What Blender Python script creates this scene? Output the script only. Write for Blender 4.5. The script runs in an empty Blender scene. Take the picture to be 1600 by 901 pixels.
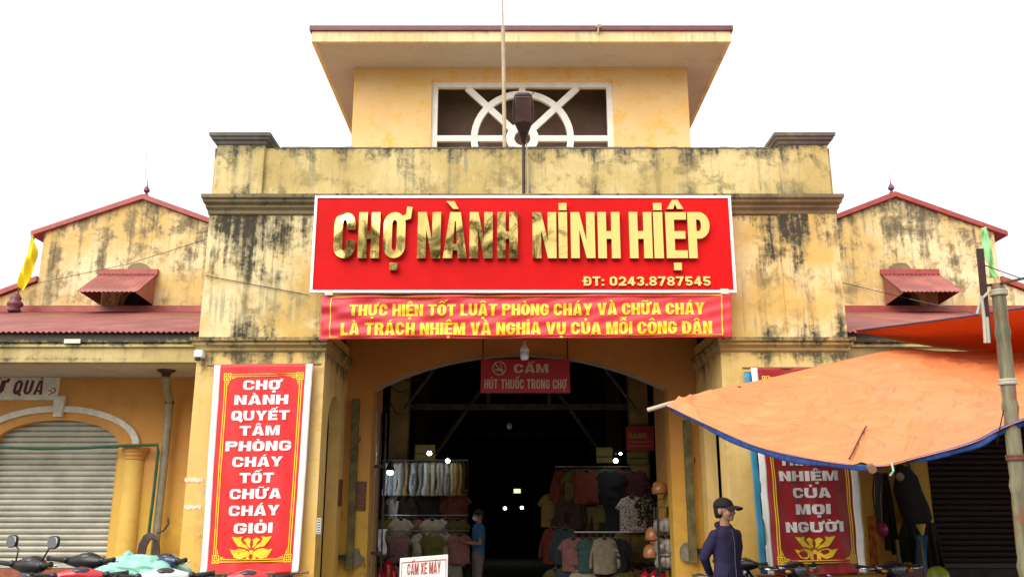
import bpy, bmesh, math, random, unicodedata
from mathutils import Vector, Matrix, noise as mnoise
from mathutils.geometry import tessellate_polygon
R = math.radians
C = bpy.context.scene
COL = C.collection
rnd = random.Random(7)

# ---------------------------------------------------------------- camera, sky, sun, exposure
F, PITCH, CZ = 1370.0, R(14), 1.65
cam_d = bpy.data.cameras.new('camera'); cam_d.sensor_width = 36; cam_d.lens = F / 1600 * 36
cam_d.clip_start = .05; cam_d.clip_end = 1000
cam = bpy.data.objects.new('camera', cam_d); COL.objects.link(cam)
cam.location = (0, 0, CZ); cam.rotation_euler = (R(90) + PITCH, 0, 0); C.camera = cam

SUN_EL, SUN_ROT = R(42), R(215)
w = bpy.data.worlds.new('World'); C.world = w; w.use_nodes = True
nt = w.node_tree; bg = nt.nodes['Background']
sky = nt.nodes.new('ShaderNodeTexSky'); sky.sky_type = 'NISHITA'; sky.sun_disc = False
sky.sun_elevation = SUN_EL; sky.sun_rotation = SUN_ROT; sky.dust_density = 4; sky.air_density = 1
mx = nt.nodes.new('ShaderNodeMix'); mx.data_type = 'RGBA'; mx.inputs[0].default_value = .86
mx.inputs[7].default_value = (9.6, 9.7, 9.8, 1)          # the even white of an overcast sky
nt.links.new(sky.outputs[0], mx.inputs[6]); nt.links.new(mx.outputs[2], bg.inputs[0])
bg.inputs[1].default_value = .09
sl = bpy.data.lights.new('sun', 'SUN'); sl.energy = 2.4; sl.angle = R(62); sl.color = (1, .96, .9)
so = bpy.data.objects.new('sun', sl); COL.objects.link(so)
sd = Vector((-.50, -.72, .80)).normalized(); so.rotation_euler = sd.to_track_quat('Z', 'Y').to_euler()
C.view_settings.view_transform = 'Standard'; C.view_settings.look = 'None'
C.view_settings.exposure = .74; C.view_settings.gamma = 1

# ---------------------------------------------------------------- helpers
CT, ST = math.cos(PITCH), math.sin(PITCH)
def at(u, v, Y):
    """the point at distance Y seen at (u, v) of the 1600 x 901 photograph (a measuring aid)"""
    a = (450 - v) / F; dy = CT - a * ST; dz = ST + a * CT
    return Vector(((u - 800) / F * Y / dy, Y, CZ + dz / dy * Y))

def empty(name, label=None, cat=None, loc=(0, 0, 0), group=None, kind=None, rz=0):
    o = bpy.data.objects.new(name, None); COL.objects.link(o); o.location = loc; o.rotation_euler = (0, 0, rz)
    return tag(o, label, cat, group, kind)
def tag(o, label=None, cat=None, group=None, kind=None):
    if label: o['label'] = label
    if cat: o['category'] = cat
    if group: o['group'] = group
    if kind: o['kind'] = kind
    return o
def base_of(o):
    v = Vector((0, 0, 0))
    while o is not None: v += o.location; o = o.parent
    return v
def obj(name, bm, m, parent=None, smooth=False, bevel=0, loc=None):
    """one mesh object; bm is in world coordinates"""
    off = base_of(parent) if parent else Vector((0, 0, 0))
    if loc is not None: off = off * 0 + Vector(loc)
    if loc is not None or parent: bmesh.ops.translate(bm, verts=bm.verts, vec=-off)
    me = bpy.data.meshes.new(name)
    bmesh.ops.recalc_face_normals(bm, faces=bm.faces)
    bm.to_mesh(me); bm.free()
    for k in (m if isinstance(m, (list, tuple)) else [m]): me.materials.append(k)
    if smooth:
        for p in me.polygons: p.use_smooth = True
    o = bpy.data.objects.new(name, me); COL.objects.link(o)
    if parent: o.parent = parent
    if loc is not None:
        o.location = Vector(loc) - (base_of(parent) if parent else Vector((0, 0, 0)))
    if bevel:
        b = o.modifiers.new('b', 'BEVEL'); b.width = bevel; b.segments = 2; b.limit_method = 'ANGLE'; b.angle_limit = R(40)
    return o
def copy_tree(o, parent=None):
    c = o.copy(); COL.objects.link(c)
    if parent: c.parent = parent
    for ch in list(o.children): copy_tree(ch, c)
    return c
NB = bmesh.new
def box(bm, x0, x1, y0, y1, z0, z1):
    v = [bm.verts.new(p) for p in ((x0,y0,z0),(x1,y0,z0),(x1,y1,z0),(x0,y1,z0),(x0,y0,z1),(x1,y0,z1),(x1,y1,z1),(x0,y1,z1))]
    for f in ((0,1,2,3),(4,5,6,7),(0,1,5,4),(1,2,6,5),(2,3,7,6),(3,0,4,7)): bm.faces.new([v[i] for i in f])
    return v
def bx(*a):
    bm = NB(); box(bm, *a); return bm
def obox(bm, c, ax, ay, az, hx, hy, hz):
    v = [bm.verts.new(Vector(c) + ax*hx*i + ay*hy*j + az*hz*k) for i, j, k in ((-1,-1,-1),(1,-1,-1),(1,1,-1),(-1,1,-1),(-1,-1,1),(1,-1,1),(1,1,1),(-1,1,1))]
    for f in ((0,1,2,3),(4,5,6,7),(0,1,5,4),(1,2,6,5),(2,3,7,6),(3,0,4,7)): bm.faces.new([v[i] for i in f])
def tube(bm, pts, r, n=8, cap=True):
    pts = [Vector(p) for p in pts]; rs = r if isinstance(r, (list, tuple)) else [r] * len(pts)
    rings = []; prev = None
    for i, p in enumerate(pts):
        d = (pts[min(i+1, len(pts)-1)] - pts[max(i-1, 0)]).normalized()
        if prev is None:
            up = Vector((0, 0, 1)) if abs(d.z) < .9 else Vector((1, 0, 0)); a = d.cross(up).normalized()
        else: a = (prev - d * prev.dot(d)).normalized()
        prev = a; b = d.cross(a)
        rings.append([bm.verts.new(p + (a * math.cos(t) + b * math.sin(t)) * rs[i]) for t in [2*math.pi*k/n for k in range(n)]])
    for i in range(len(rings)-1):
        for k in range(n): bm.faces.new((rings[i][k], rings[i][(k+1)%n], rings[i+1][(k+1)%n], rings[i+1][k]))
    if cap: bm.faces.new(rings[0]); bm.faces.new(rings[-1])
def tb(pts, r, n=8):
    bm = NB(); tube(bm, pts, r, n); return bm
def lathe(bm, c, prof, n=20, axis=None):
    """prof: (radius, height) along axis (z by default)"""
    c = Vector(c); ax = Vector(axis or (0, 0, 1)).normalized()
    a = ax.orthogonal().normalized(); b = ax.cross(a); rings = []
    for r, h in prof:
        rings.append([bm.verts.new(c + ax*h + (a*math.cos(2*math.pi*k/n) + b*math.sin(2*math.pi*k/n)) * max(r, 1e-4)) for k in range(n)])
    for i in range(len(rings)-1):
        for k in range(n): bm.faces.new((rings[i][k], rings[i][(k+1)%n], rings[i+1][(k+1)%n], rings[i+1][k]))
    bm.faces.new(rings[0]); bm.faces.new(rings[-1])
def lt(c, prof, n=20, axis=None):
    bm = NB(); lathe(bm, c, prof, n, axis); return bm
def ell(bm, c, rad, rot=None, n=16, m=10):
    c = Vector(c); M = rot.to_matrix() if rot is not None else Matrix.Identity(3); rings = []
    for i in range(1, m):
        t = math.pi * i / m
        rings.append([bm.verts.new(c + M @ Vector((rad[0]*math.sin(t)*math.cos(2*math.pi*k/n), rad[1]*math.sin(t)*math.sin(2*math.pi*k/n), rad[2]*math.cos(t)))) for k in range(n)])
    top = bm.verts.new(c + M @ Vector((0, 0, rad[2]))); bot = bm.verts.new(c - M @ Vector((0, 0, rad[2])))
    for i in range(len(rings)-1):
        for k in range(n): bm.faces.new((rings[i][k], rings[i+1][k], rings[i+1][(k+1)%n], rings[i][(k+1)%n]))
    for k in range(n):
        bm.faces.new((top, rings[0][k], rings[0][(k+1)%n])); bm.faces.new((bot, rings[-1][(k+1)%n], rings[-1][k]))
def loft(bm, secs, n=16, e=2.5):
    """secs: (centre, (axis a), (axis b), ra, rb) superellipse cross sections, capped"""
    rings = []
    for c, a, b, ra, rb in secs:
        c = Vector(c); a = Vector(a); b = Vector(b); ring = []
        for k in range(n):
            t = 2*math.pi*k/n; ct, st = math.cos(t), math.sin(t)
            ring.append(bm.verts.new(c + a*ra*math.copysign(abs(ct)**(2/e), ct) + b*rb*math.copysign(abs(st)**(2/e), st)))
        rings.append(ring)
    for i in range(len(rings)-1):
        for k in range(n): bm.faces.new((rings[i][k], rings[i][(k+1)%n], rings[i+1][(k+1)%n], rings[i+1][k]))
    bm.faces.new(rings[0]); bm.faces.new(rings[-1])
def prism(bm, poly, f0, f1, holes=()):
    """polygon (2d) with holes; f0/f1 map (a, b) to the two end faces"""
    loops = [list(poly)] + [list(h) for h in holes]
    flat = [p for l in loops for p in l]
    A = [bm.verts.new(f0(*p)) for p in flat]; B = [bm.verts.new(f1(*p)) for p in flat]
    for t in tessellate_polygon([[Vector((p[0], p[1], 0)) for p in l] for l in loops]):
        try: bm.faces.new([A[i] for i in t]); bm.faces.new([B[i] for i in reversed(t)])
        except ValueError: pass
    k = 0
    for l in loops:
        n = len(l)
        for i in range(n):
            a, b = k+i, k+(i+1) % n
            try: bm.faces.new((A[a], A[b], B[b], B[a]))
            except ValueError: pass
        k += n
def xz_prism(poly, y0, y1, holes=()):
    bm = NB(); prism(bm, poly, lambda a, b: (a, y0, b), lambda a, b: (a, y1, b), holes); return bm
def yz_prism(poly, x0, x1, holes=()):
    bm = NB(); prism(bm, poly, lambda a, b: (x0, a, b), lambda a, b: (x1, a, b), holes); return bm
def cornice(bm, x0, x1, y0, y1, prof, back=0, side=1):
    """mitred moulding round the front and both ends of a block; prof = (projection, z)"""
    rings = [[bm.verts.new(p) for p in ((x0-q*side, y0-q, z), (x1+q*side, y0-q, z), (x1+q*side, y1+q*back, z), (x0-q*side, y1+q*back, z))] for q, z in prof]
    for i in range(len(rings)-1):
        for k in range(4): bm.faces.new((rings[i][k], rings[i][(k+1)%4], rings[i+1][(k+1)%4], rings[i+1][k]))
    bm.faces.new(rings[0]); bm.faces.new(rings[-1])
def grid(bm, nu, nv, f):
    V = [[bm.verts.new(f(i/nu, j/nv)) for j in range(nv+1)] for i in range(nu+1)]
    for i in range(nu):
        for j in range(nv): bm.faces.new((V[i][j], V[i+1][j], V[i+1][j+1], V[i][j+1]))
    return V
def thick_sheet(nu, nv, f, t):
    """closed thin sheet of real thickness; t = offset vector"""
    bm = NB(); t = Vector(t); g0 = grid(bm, nu, nv, f); g1 = grid(bm, nu, nv, lambda a, b: Vector(f(a, b)) + t)
    for i in range(nu):
        for j in (0, nv): bm.faces.new((g0[i][j], g0[i+1][j], g1[i+1][j], g1[i][j]))
    for j in range(nv):
        for i in (0, nu): bm.faces.new((g0[i][j], g0[i][j+1], g1[i][j+1], g1[i][j]))
    return bm
def remesh(name, bm, voxel, m, parent, smooth_it=6):
    """fuse overlapping volumes into one continuous surface"""
    o = obj(name, bm, m, parent)
    r = o.modifiers.new('r', 'REMESH'); r.mode = 'VOXEL'; r.voxel_size = voxel
    s = o.modifiers.new('s', 'SMOOTH'); s.factor = .5; s.iterations = smooth_it
    dg = bpy.context.evaluated_depsgraph_get(); me = bpy.data.meshes.new_from_object(o.evaluated_get(dg))
    o.modifiers.clear(); o.data = me
    if not me.materials: me.materials.append(m)
    for p in me.polygons: p.use_smooth = True
    return o

# ---------------------------------------------------------------- materials
class NT:
    def __init__(s, name):
        s.m = bpy.data.materials.new(name); s.m.use_nodes = True; s.t = s.m.node_tree
        s.p = s.t.nodes['Principled BSDF']
    def set(s, sock, v):
        if hasattr(v, 'is_output'): s.t.links.new(v, sock)
        elif v is not None: sock.default_value = v
    def pos(s): return s.t.nodes.new('ShaderNodeNewGeometry').outputs['Position']
    def ob(s): return s.t.nodes.new('ShaderNodeTexCoord').outputs['Object']
    def mapp(s, v, scale=(1,1,1), loc=(0,0,0)):
        n = s.t.nodes.new('ShaderNodeMapping'); s.set(n.inputs[0], v); n.inputs['Scale'].default_value = scale; n.inputs['Location'].default_value = loc
        return n.outputs[0]
    def noise(s, v, scale, detail=6, rough=.6, dist=0):
        n = s.t.nodes.new('ShaderNodeTexNoise'); s.set(n.inputs['Vector'], v)
        n.inputs['Scale'].default_value = scale; n.inputs['Detail'].default_value = detail; n.inputs['Roughness'].default_value = rough; n.inputs['Distortion'].default_value = dist
        return n.outputs[0]
    def ramp(s, v, a, b, c=0, d=1):
        n = s.t.nodes.new('ShaderNodeMapRange'); n.interpolation_type = 'SMOOTHSTEP'; s.set(n.inputs[0], v)
        for i, q in enumerate((a, b, c, d)): n.inputs[i+1].default_value = q
        return n.outputs[0]
    def lin(s, v, a, b, c=0, d=1):
        n = s.t.nodes.new('ShaderNodeMapRange'); s.set(n.inputs[0], v)
        for i, q in enumerate((a, b, c, d)): n.inputs[i+1].default_value = q
        return n.outputs[0]
    def math(s, op, a, b=None, c=None):
        n = s.t.nodes.new('ShaderNodeMath'); n.operation = op
        for i, q in enumerate((a, b, c)):
            if q is not None: s.set(n.inputs[i], q)
        return n.outputs[0]
    def mix(s, f, a, b, mode='MIX'):
        n = s.t.nodes.new('ShaderNodeMix'); n.data_type = 'RGBA'; n.blend_type = mode
        s.set(n.inputs[0], f); s.set(n.inputs[6], a if hasattr(a, 'is_output') else (*a[:3], 1)); s.set(n.inputs[7], b if hasattr(b, 'is_output') else (*b[:3], 1))
        return n.outputs[2]
    def sep(s, v):
        n = s.t.nodes.new('ShaderNodeSeparateXYZ'); s.set(n.inputs[0], v); return n.outputs
    def bump(s, h, strength=.3, dist=.01):
        n = s.t.nodes.new('ShaderNodeBump'); n.inputs['Strength'].default_value = strength; n.inputs['Distance'].default_value = dist
        s.set(n.inputs['Height'], h); s.t.links.new(n.outputs[0], s.p.inputs['Normal'])
    def done(s, col, rough=.7, metal=0, **k):
        s.set(s.p.inputs['Base Color'], col if hasattr(col, 'is_output') else (*col[:3], 1)); s.set(s.p.inputs['Roughness'], rough); s.p.inputs['Metallic'].default_value = metal
        for a, b in k.items(): s.p.inputs[a.replace('_', ' ')].default_value = b
        return s.m
MC = {}
def mat(name, col, rough=.6, metal=0, var=.12, scale=6, bump=0, bscale=40, **k):
    """a plain material with a little uneven tone of its own"""
    if name in MC: return MC[name]
    n = NT(name); p = n.ob(); a = n.noise(p, scale, 5, .6)
    lo = [c*(1-var) for c in col]; hi = [min(1, c*(1+var)) for c in col]
    c = n.mix(n.ramp(a, .35, .65), lo, hi)
    if bump: n.bump(n.noise(p, bscale, 6, .65), bump, .006)
    MC[name] = n.done(c, rough, metal, **k); return MC[name]
def plaster(name, base, pale, tan, molds=(), grime=.35, streak=1.0, moldcol=(.045, .04, .026), peel=.5, greyness=.4, low=None):
    """old lime-washed plaster: uneven wash, peeled blotches, soot and mould running down from ledges at the heights in molds (z, depth, amount)"""
    n = NT(name); p = n.pos(); z = n.sep(p)[2]
    a = n.noise(p, .8, 5, .6); b = n.noise(p, 3.3, 12, .72, .3); f = n.noise(p, 13, 8, .7)
    st = n.noise(n.mapp(p, (4.2, 4.2, .32)), 1, 8, .65, .2); st2 = n.noise(n.mapp(p, (14, 14, .8), (3, 1, 5)), 1, 6, .6)
    c = n.mix(n.ramp(a, .38, .62), base, pale)
    if low: c = n.mix(n.ramp(n.math('ADD', z, n.math('MULTIPLY', n.math('SUBTRACT', st, .5), 1.6)), low[1], low[2], 1, 0), c, low[0])
    c = n.mix(n.math('MULTIPLY', n.ramp(b, .5, .62), peel), c, tan)
    c = n.mix(n.math('MULTIPLY', n.ramp(n.noise(p, 2.1, 10, .75), .55, .7), peel*.7), c, [q*1.12 for q in pale])
    g = n.math('MULTIPLY', n.ramp(n.math('ADD', n.math('MULTIPLY', st, .6), n.math('MULTIPLY', b, .4)), .47, .66), grime)
    c = n.mix(g, c, (.2, .15, .065))
    c = n.mix(n.math('MULTIPLY', n.ramp(n.math('MULTIPLY', n.noise(p, 1.6, 8, .7), st2), .26, .38), greyness), c, (.27, .25, .15))
    c = n.mix(n.math('MULTIPLY', n.ramp(f, .55, .75), .3), c, [q*.62 for q in tan])
    tot = None
    for z0, dep, amt in molds:
        q = n.math('MULTIPLY', n.lin(z, z0-dep, z0, 0, amt) if dep > 0 else n.lin(z, z0, z0-dep, amt, 0), n.math('LESS_THAN', z, z0+.02) if dep > 0 else n.math('GREATER_THAN', z, z0-.02))
        tot = q if tot is None else n.math('ADD', tot, q)
    if tot is not None:
        v = n.math('ADD', tot, n.math('MULTIPLY', n.math('SUBTRACT', st, .5), 1.3*streak))
        v = n.math('ADD', v, n.math('MULTIPLY', n.math('SUBTRACT', b, .5), 1.5))
        v = n.math('ADD', v, n.math('MULTIPLY', n.math('SUBTRACT', a, .5), .8))
        m1 = n.math('MULTIPLY', n.ramp(v, .3, .62), n.math('MINIMUM', n.math('MULTIPLY', tot, 4), 1.0))
        c = n.mix(n.math('MULTIPLY', m1, .62), c, (.19, .16, .075))
        h_ = n.noise(p, 27, 6, .75); v2 = n.math('ADD', v, n.math('MULTIPLY', n.math('SUBTRACT', f, .5), 1.3)); v2 = n.math('ADD', v2, n.math('MULTIPLY', n.math('SUBTRACT', h_, .5), .6)); v2 = n.math('ADD', v2, n.math('MULTIPLY', n.math('SUBTRACT', st2, .5), 1.3))
        m2 = n.math('MULTIPLY', n.ramp(v2, .48, .86), n.math('MINIMUM', n.math('MULTIPLY', tot, 4), 1.0))
        c = n.mix(n.math('MULTIPLY', m2, .92), c, moldcol)
    c = n.mix(n.math('MULTIPLY', n.ramp(n.noise(p, 31, 5, .7), .58, .74), grime*.45), c, (.16, .12, .06))
    n.bump(n.math('ADD', n.math('MULTIPLY', b, .7), n.math('MULTIPLY', f, .3)), .5, .02)
    return n.done(c, .9)

Y_BASE, Y_PALE, Y_TAN = (.60, .37, .105), (.70, .50, .22), (.56, .335, .12)
M_parapet = plaster('plaster_parapet', (.50, .37, .13), (.68, .54, .25), (.36, .28, .11), [(6.36, .42, .66), (5.64, -.28, .42)], .85, .9, (.05, .046, .036), .9, .75)
M_upper = plaster('plaster_upper', (.62, .41, .12), (.80, .65, .36), (.50, .33, .12), [(5.42, 1.35, .66), (3.74, -.5, .40)], .8, 2.1, (.028, .024, .017), .85, .65)
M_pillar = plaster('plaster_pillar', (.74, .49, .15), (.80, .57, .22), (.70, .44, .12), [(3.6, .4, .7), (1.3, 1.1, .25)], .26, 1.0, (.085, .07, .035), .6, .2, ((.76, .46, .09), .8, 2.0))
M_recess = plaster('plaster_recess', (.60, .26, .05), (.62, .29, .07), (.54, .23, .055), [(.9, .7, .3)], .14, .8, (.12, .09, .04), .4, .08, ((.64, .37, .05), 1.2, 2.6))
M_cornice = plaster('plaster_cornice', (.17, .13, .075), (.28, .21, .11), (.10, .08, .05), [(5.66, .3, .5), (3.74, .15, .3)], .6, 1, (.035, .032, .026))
M_cornice_low = plaster('plaster_cornice_low', (.48, .32, .11), (.55, .40, .16), (.38, .25, .1), [(3.74, .2, .72)], .55, 1, (.05, .045, .03))
M_cap = plaster('plaster_cap', (.10, .095, .09), (.17, .16, .14), (.055, .053, .05), [(6.7, .3, .6)], .5, 1, (.04, .04, .042))
M_tower = plaster('plaster_tower', (.78, .50, .20), (.80, .55, .26), (.80, .46, .09), [], .05, .5, peel=.8, greyness=.02)
M_soffit = plaster('plaster_soffit', (.47, .44, .46), (.51, .48, .49), (.43, .40, .42), [], .12, .3, peel=.3, greyness=.1)
M_tfascia = plaster('plaster_tower_fascia', (.72, .56, .27), (.78, .64, .36), (.64, .46, .22), [(9.06, .2, .22)], .3, .8)
M_wing = plaster('plaster_wing', (.62, .29, .07), (.66, .33, .09), (.58, .26, .065), [(1.2, .5, .15)], .16, .8, (.12, .09, .04), .4, .1, ((.70, .42, .06), 1.3, 2.4))
M_wing_low = plaster('plaster_wing_column', (.70, .43, .075), (.72, .47, .11), (.66, .36, .08), [], .16, .8, peel=.5, greyness=.05)
M_wfascia = plaster('plaster_wing_fascia', (.50, .37, .14), (.62, .49, .22), (.4, .29, .12), [(3.78, .17, 1.15), (3.50, .07, .4)], .65, .6, (.04, .04, .03))
M_wsoffit = plaster('plaster_wing_soffit', (.55, .50, .42), (.6, .55, .47), (.5, .44, .36), [], .2, .3, peel=.3, greyness=.2)
M_gable = plaster('plaster_gable', (.62, .43, .15), (.80, .66, .38), (.46, .31, .13), [(7.5, 2.4, .66)], 1.0, 1.0, (.12, .10, .06), 1.0, .7)
M_white = mat('white_paint', (.78, .77, .72), .5, var=.06)
M_offwhite = mat('cream_trim', (.70, .66, .54), .7, var=.12, scale=9)
M_signred = mat('sign_red', (.60, .0065, .007), .55, var=.07, scale=1.5, Specular_IOR_Level=.1)
M_frame = mat('sign_frame', (.80, .80, .78), .35, var=.04)
M_redcloth = mat('red_banner_cloth', (.72, .016, .018), .5, var=.1, scale=5, bump=.15, bscale=25)
M_redcloth2 = mat('faded_red_banner_cloth', (.70, .045, .06), .5, var=.1, scale=4, bump=.2, bscale=14)
M_yellowprint = mat('yellow_print', (.85, .62, .03), .5, var=.05)
M_whiteprint = mat('white_print', (.82, .81, .78), .5, var=.03)
M_redprint = mat('red_print', (.42, .03, .02), .5, var=.1)
M_maroonprint = mat('maroon_print', (.13, .012, .02), .6, var=.2)
M_dullprint = mat('dull_pale_print', (.62, .45, .33), .6, var=.05)
M_boardred = mat('dull_red_board', (.42, .02, .025), .5, var=.08)
M_roofred = mat('corrugated_red', (.32, .10, .088), .45, var=.22, scale=2.2, bump=.1, bscale=20)
M_trimred = mat('roof_trim_red', (.33, .055, .045), .45, var=.15)
M_maroon = mat('maroon_roof_edge', (.15, .035, .05), .45, var=.15)
M_black = mat('black_plastic', (.012, .012, .013), .35, var=.3)
M_rubber = mat('black_rubber', (.018, .018, .018), .8, var=.2)
M_steel = mat('steel', (.45, .45, .45), .35, .9, var=.1)
M_chrome = mat('chrome', (.8, .8, .8), .12, 1, var=.02)
M_mirrorglass = mat('mirror_glass', (.9, .9, .9), .03, 1, var=0)
M_darkiron = mat('dark_iron', (.05, .03, .025), .6, .3, var=.3)
M_tar = mat('asphalt', (.055, .053, .05), .9, var=.2, scale=3, bump=.5, bscale=90)
M_concrete = mat('concrete', (.3, .28, .25), .9, var=.2, scale=3, bump=.4, bscale=40)
M_brick = mat('red_tile', (.30, .085, .05), .7, var=.2, scale=12)
M_wood = mat('old_green_wood', (.125, .10, .032), .8, var=.35, scale=9, bump=.4, bscale=30)
M_pipe = mat('grey_pvc', (.28, .26, .19), .5, var=.15)
M_greenpipe = mat('green_hose', (.02, .10, .055), .4, var=.2)
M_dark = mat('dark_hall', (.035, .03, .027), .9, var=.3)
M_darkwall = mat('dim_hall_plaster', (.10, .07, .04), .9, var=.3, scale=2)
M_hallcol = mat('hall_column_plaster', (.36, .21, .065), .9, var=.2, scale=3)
M_truss = mat('truss_steel', (.11, .085, .06), .7, .2, var=.3)
M_brown = mat('brown_room', (.17, .105, .075), .9, var=.08)
M_rope = mat('pale_rope', (.45, .40, .31), .8, var=.1)
M_skin = mat('skin', (.42, .22, .13), .55, var=.08, scale=20, Subsurface_Weight=.05)
M_hair = mat('black_hair', (.012, .01, .009), .6, var=.3)
def fabric(name, col, rough=.85): return mat(name, col, rough, var=.15, scale=14, bump=.25, bscale=60)

# ---------------------------------------------------------------- block lettering, drawn glyph by glyph (height 1)
def arc(cx, cy, rx, ry, a0, a1, n=8):
    return [(cx + rx*math.cos(R(a0+(a1-a0)*i/n)), cy + ry*math.sin(R(a0+(a1-a0)*i/n))) for i in range(n+1)]
def rrect(x0, y0, x1, y1, r, q):
    r = min(r, (x1-x0)/2-1e-4); q = min(q, (y1-y0)/2-1e-4)
    return arc(x1-r, y1-q, r, q, 0, 90) + arc(x0+r, y1-q, r, q, 90, 180) + arc(x0+r, y0+q, r, q, 180, 270) + arc(x1-r, y0+q, r, q, 270, 360)
def stroke(pts, t):
    n = len(pts); L = []; Rr = []
    for i in range(n):
        p = Vector(pts[i]); d0 = (p - Vector(pts[i-1])).normalized() if i else None
        d1 = (Vector(pts[i+1]) - p).normalized() if i < n-1 else None
        d0 = d0 or d1; d1 = d1 or d0
        n0 = Vector((-d0.y, d0.x)); n1 = Vector((-d1.y, d1.x)); m = (n0 + n1)
        m = m.normalized() if m.length > .2 else n0
        k = t / 2 / max(m.dot(n0), .55)
        L.append(tuple(p + m*k)); Rr.append(tuple(p - m*k))
    return L + Rr[::-1]
def rect(x0, y0, x1, y1): return [(x0, y0), (x1, y0), (x1, y1), (x0, y1)]
def glyph(ch, w, s, b):
    """list of (outer, holes) for a letter of width w, stem s, bar b"""
    O = lambda *p: [(list(q), []) for q in p]; m = w/2; Ro = min(m, .36); Qo = min(.36, Ro*1.0 + .04)
    ri, qi = max(Ro-s, .03), max(Qo-b, .03)
    if ch == 'I': return s, O(rect(0, 0, s, 1))
    if ch == 'H': return w, O([(0,0),(s,0),(s,.5-b/2),(w-s,.5-b/2),(w-s,0),(w,0),(w,1),(w-s,1),(w-s,.5+b/2),(s,.5+b/2),(s,1),(0,1)])
    if ch == 'N':
        k = .62
        return w, O([(0,0),(s,0),(s,k),(w-s,0),(w,0),(w,1),(w-s,1),(w-s,1-k),(s,1),(0,1)])
    if ch == 'M':
        w = w*1.28; m = w/2; k = .34
        return w, O([(0,0),(s,0),(s,.72),(m-s*.36,0),(m+s*.36,0),(w-s,.72),(w-s,0),(w,0),(w,1),(w-s*1.25,1),(m,k),(s*1.25,1),(0,1)])
    if ch == 'A':
        w = w*1.1; m = w/2; a = s*.62
        f = lambda y: (m-a)*y                      # left outer edge
        g = lambda y: s*1.06 + (m - s*1.06)*y/.88    # left inner edge
        yb, yt = .17, .17 + b*.85
        return w, [([(0,0),(g(0),0),(g(yb),yb),(w-g(yb),yb),(w-g(0),0),(w,0),(m+a,1),(m-a,1)], [[(g(yt),yt),(w-g(yt),yt),(m+.012,.8),(m-.012,.8)]])]
    if ch == 'V':
        w = w*1.08; m = w/2
        return w, O([(m-s*.55,0),(m+s*.55,0),(w,1),(w-s*1.08,1),(m,.24),(s*1.08,1),(0,1)])
    if ch == 'Y':
        w = w*1.08; m = w/2
        return w, O([(m-s/2,0),(m+s/2,0),(m+s/2,.4),(w,1),(w-s*1.12,1),(m,.6),(s*1.12,1),(0,1),(m-s/2,.4)])
    if ch == 'X':
        w = w*1.06; m = w/2
        return w, O([(0,0),(s*1.15,0),(m,.33),(w-s*1.15,0),(w,0),(m+s*.62,.5),(w-.01,1),(w-s*1.15,1),(m,.67),(s*1.15,1),(.01,1),(m-s*.62,.5)])
    if ch == 'E': w = w*.88; return w, O([(0,0),(w,0),(w,b),(s,b),(s,.5-b/2),(w*.93,.5-b/2),(w*.93,.5+b/2),(s,.5+b/2),(s,1-b),(w,1-b),(w,1),(0,1)])
    if ch == 'L': w = w*.84; return w, O([(0,0),(w,0),(w,b),(s,b),(s,1),(0,1)])
    if ch == 'T': return w, O([(m-s/2,0),(m+s/2,0),(m+s/2,1-b),(w,1-b),(w,1),(0,1),(0,1-b),(m-s/2,1-b)])
    if ch == 'U': return w, O([(0,1)] + arc(Ro,Qo,Ro,Qo,180,270) + arc(w-Ro,Qo,Ro,Qo,270,360) + [(w,1),(w-s,1)] + arc(w-Ro,Qo,ri,qi,360,270) + arc(Ro,Qo,ri,qi,270,180) + [(s,1)])
    if ch in 'O0':
        return w, [(rrect(0,0,w,1,Ro,Qo), [rrect(s,b,w-s,1-b,ri,qi)])]
    if ch == 'Q':
        return w, [(rrect(0,0,w,1,Ro,Qo), [rrect(s,b,w-s,1-b,ri,qi)]), (stroke([(m*.95,.3),(w*1.04,-.08)], s*.8), [])]
    if ch in 'CG':
        o = arc(w-Ro,1-Qo,Ro,Qo,0,90) + arc(Ro,1-Qo,Ro,Qo,90,180) + arc(Ro,Qo,Ro,Qo,180,270) + arc(w-Ro,Qo,Ro,Qo,270,360)
        i = (arc(w-Ro,1-Qo,ri,qi,0,90) + arc(Ro,1-Qo,ri,qi,90,180) + arc(Ro,Qo,ri,qi,180,270) + arc(w-Ro,Qo,ri,qi,270,360))[::-1]
        if ch == 'C': return w, O([(w,.62)] + o + [(w,.38),(w-s,.38)] + i + [(w-s,.62)])
        return w, O([(w,.63)] + o + [(w,.54),(m*1.02,.54),(m*1.02,.54-b),(w-s,.54-b)] + i + [(w-s,.63)])
    if ch in 'DĐ':
        r = [([(0,0)] + arc(w-Ro,Qo,Ro,Qo,270,360) + arc(w-Ro,1-Qo,Ro,Qo,0,90) + [(0,1)], [[(s,b)] + arc(w-Ro,Qo,ri,qi,270,360) + arc(w-Ro,1-Qo,ri,qi,0,90) + [(s,1-b)]])]
        if ch == 'Đ': r.append((rect(-s*.55,.5-b*.42,s*1.7,.5+b*.42), []))
        return w, r
    if ch in 'PR':
        h0 = .42; q = (1-h0)/2*.98; rr = min(q, w*.5); r2, q2 = max(rr-s,.03), max(q-b,.03)
        r = [([(0,0),(s,0),(s,h0)] + arc(w-rr,h0+q,rr,q,270,360) + arc(w-rr,1-q,rr,q,0,90) + [(0,1)], [[(s,h0+b)] + arc(w-rr,h0+q,r2,q2,270,360) + arc(w-rr,1-q,r2,q2,0,90) + [(s,1-b)]])]
        if ch == 'R': r.append(([(m*.85,h0+.03),(w-s*1.05,0),(w*1.03,0),(w-s*.35,h0+.06)], []))
        return w, r
    t = (s*.9+b)/2; rx = m - t/2; ry = .25 - t/4
    if ch == 'S': return w, O(stroke(arc(m,.75-t/4,rx,ry,12,270,14) + arc(m,.25+t/4,rx,ry,90,-168,14)[1:], t))
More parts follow.
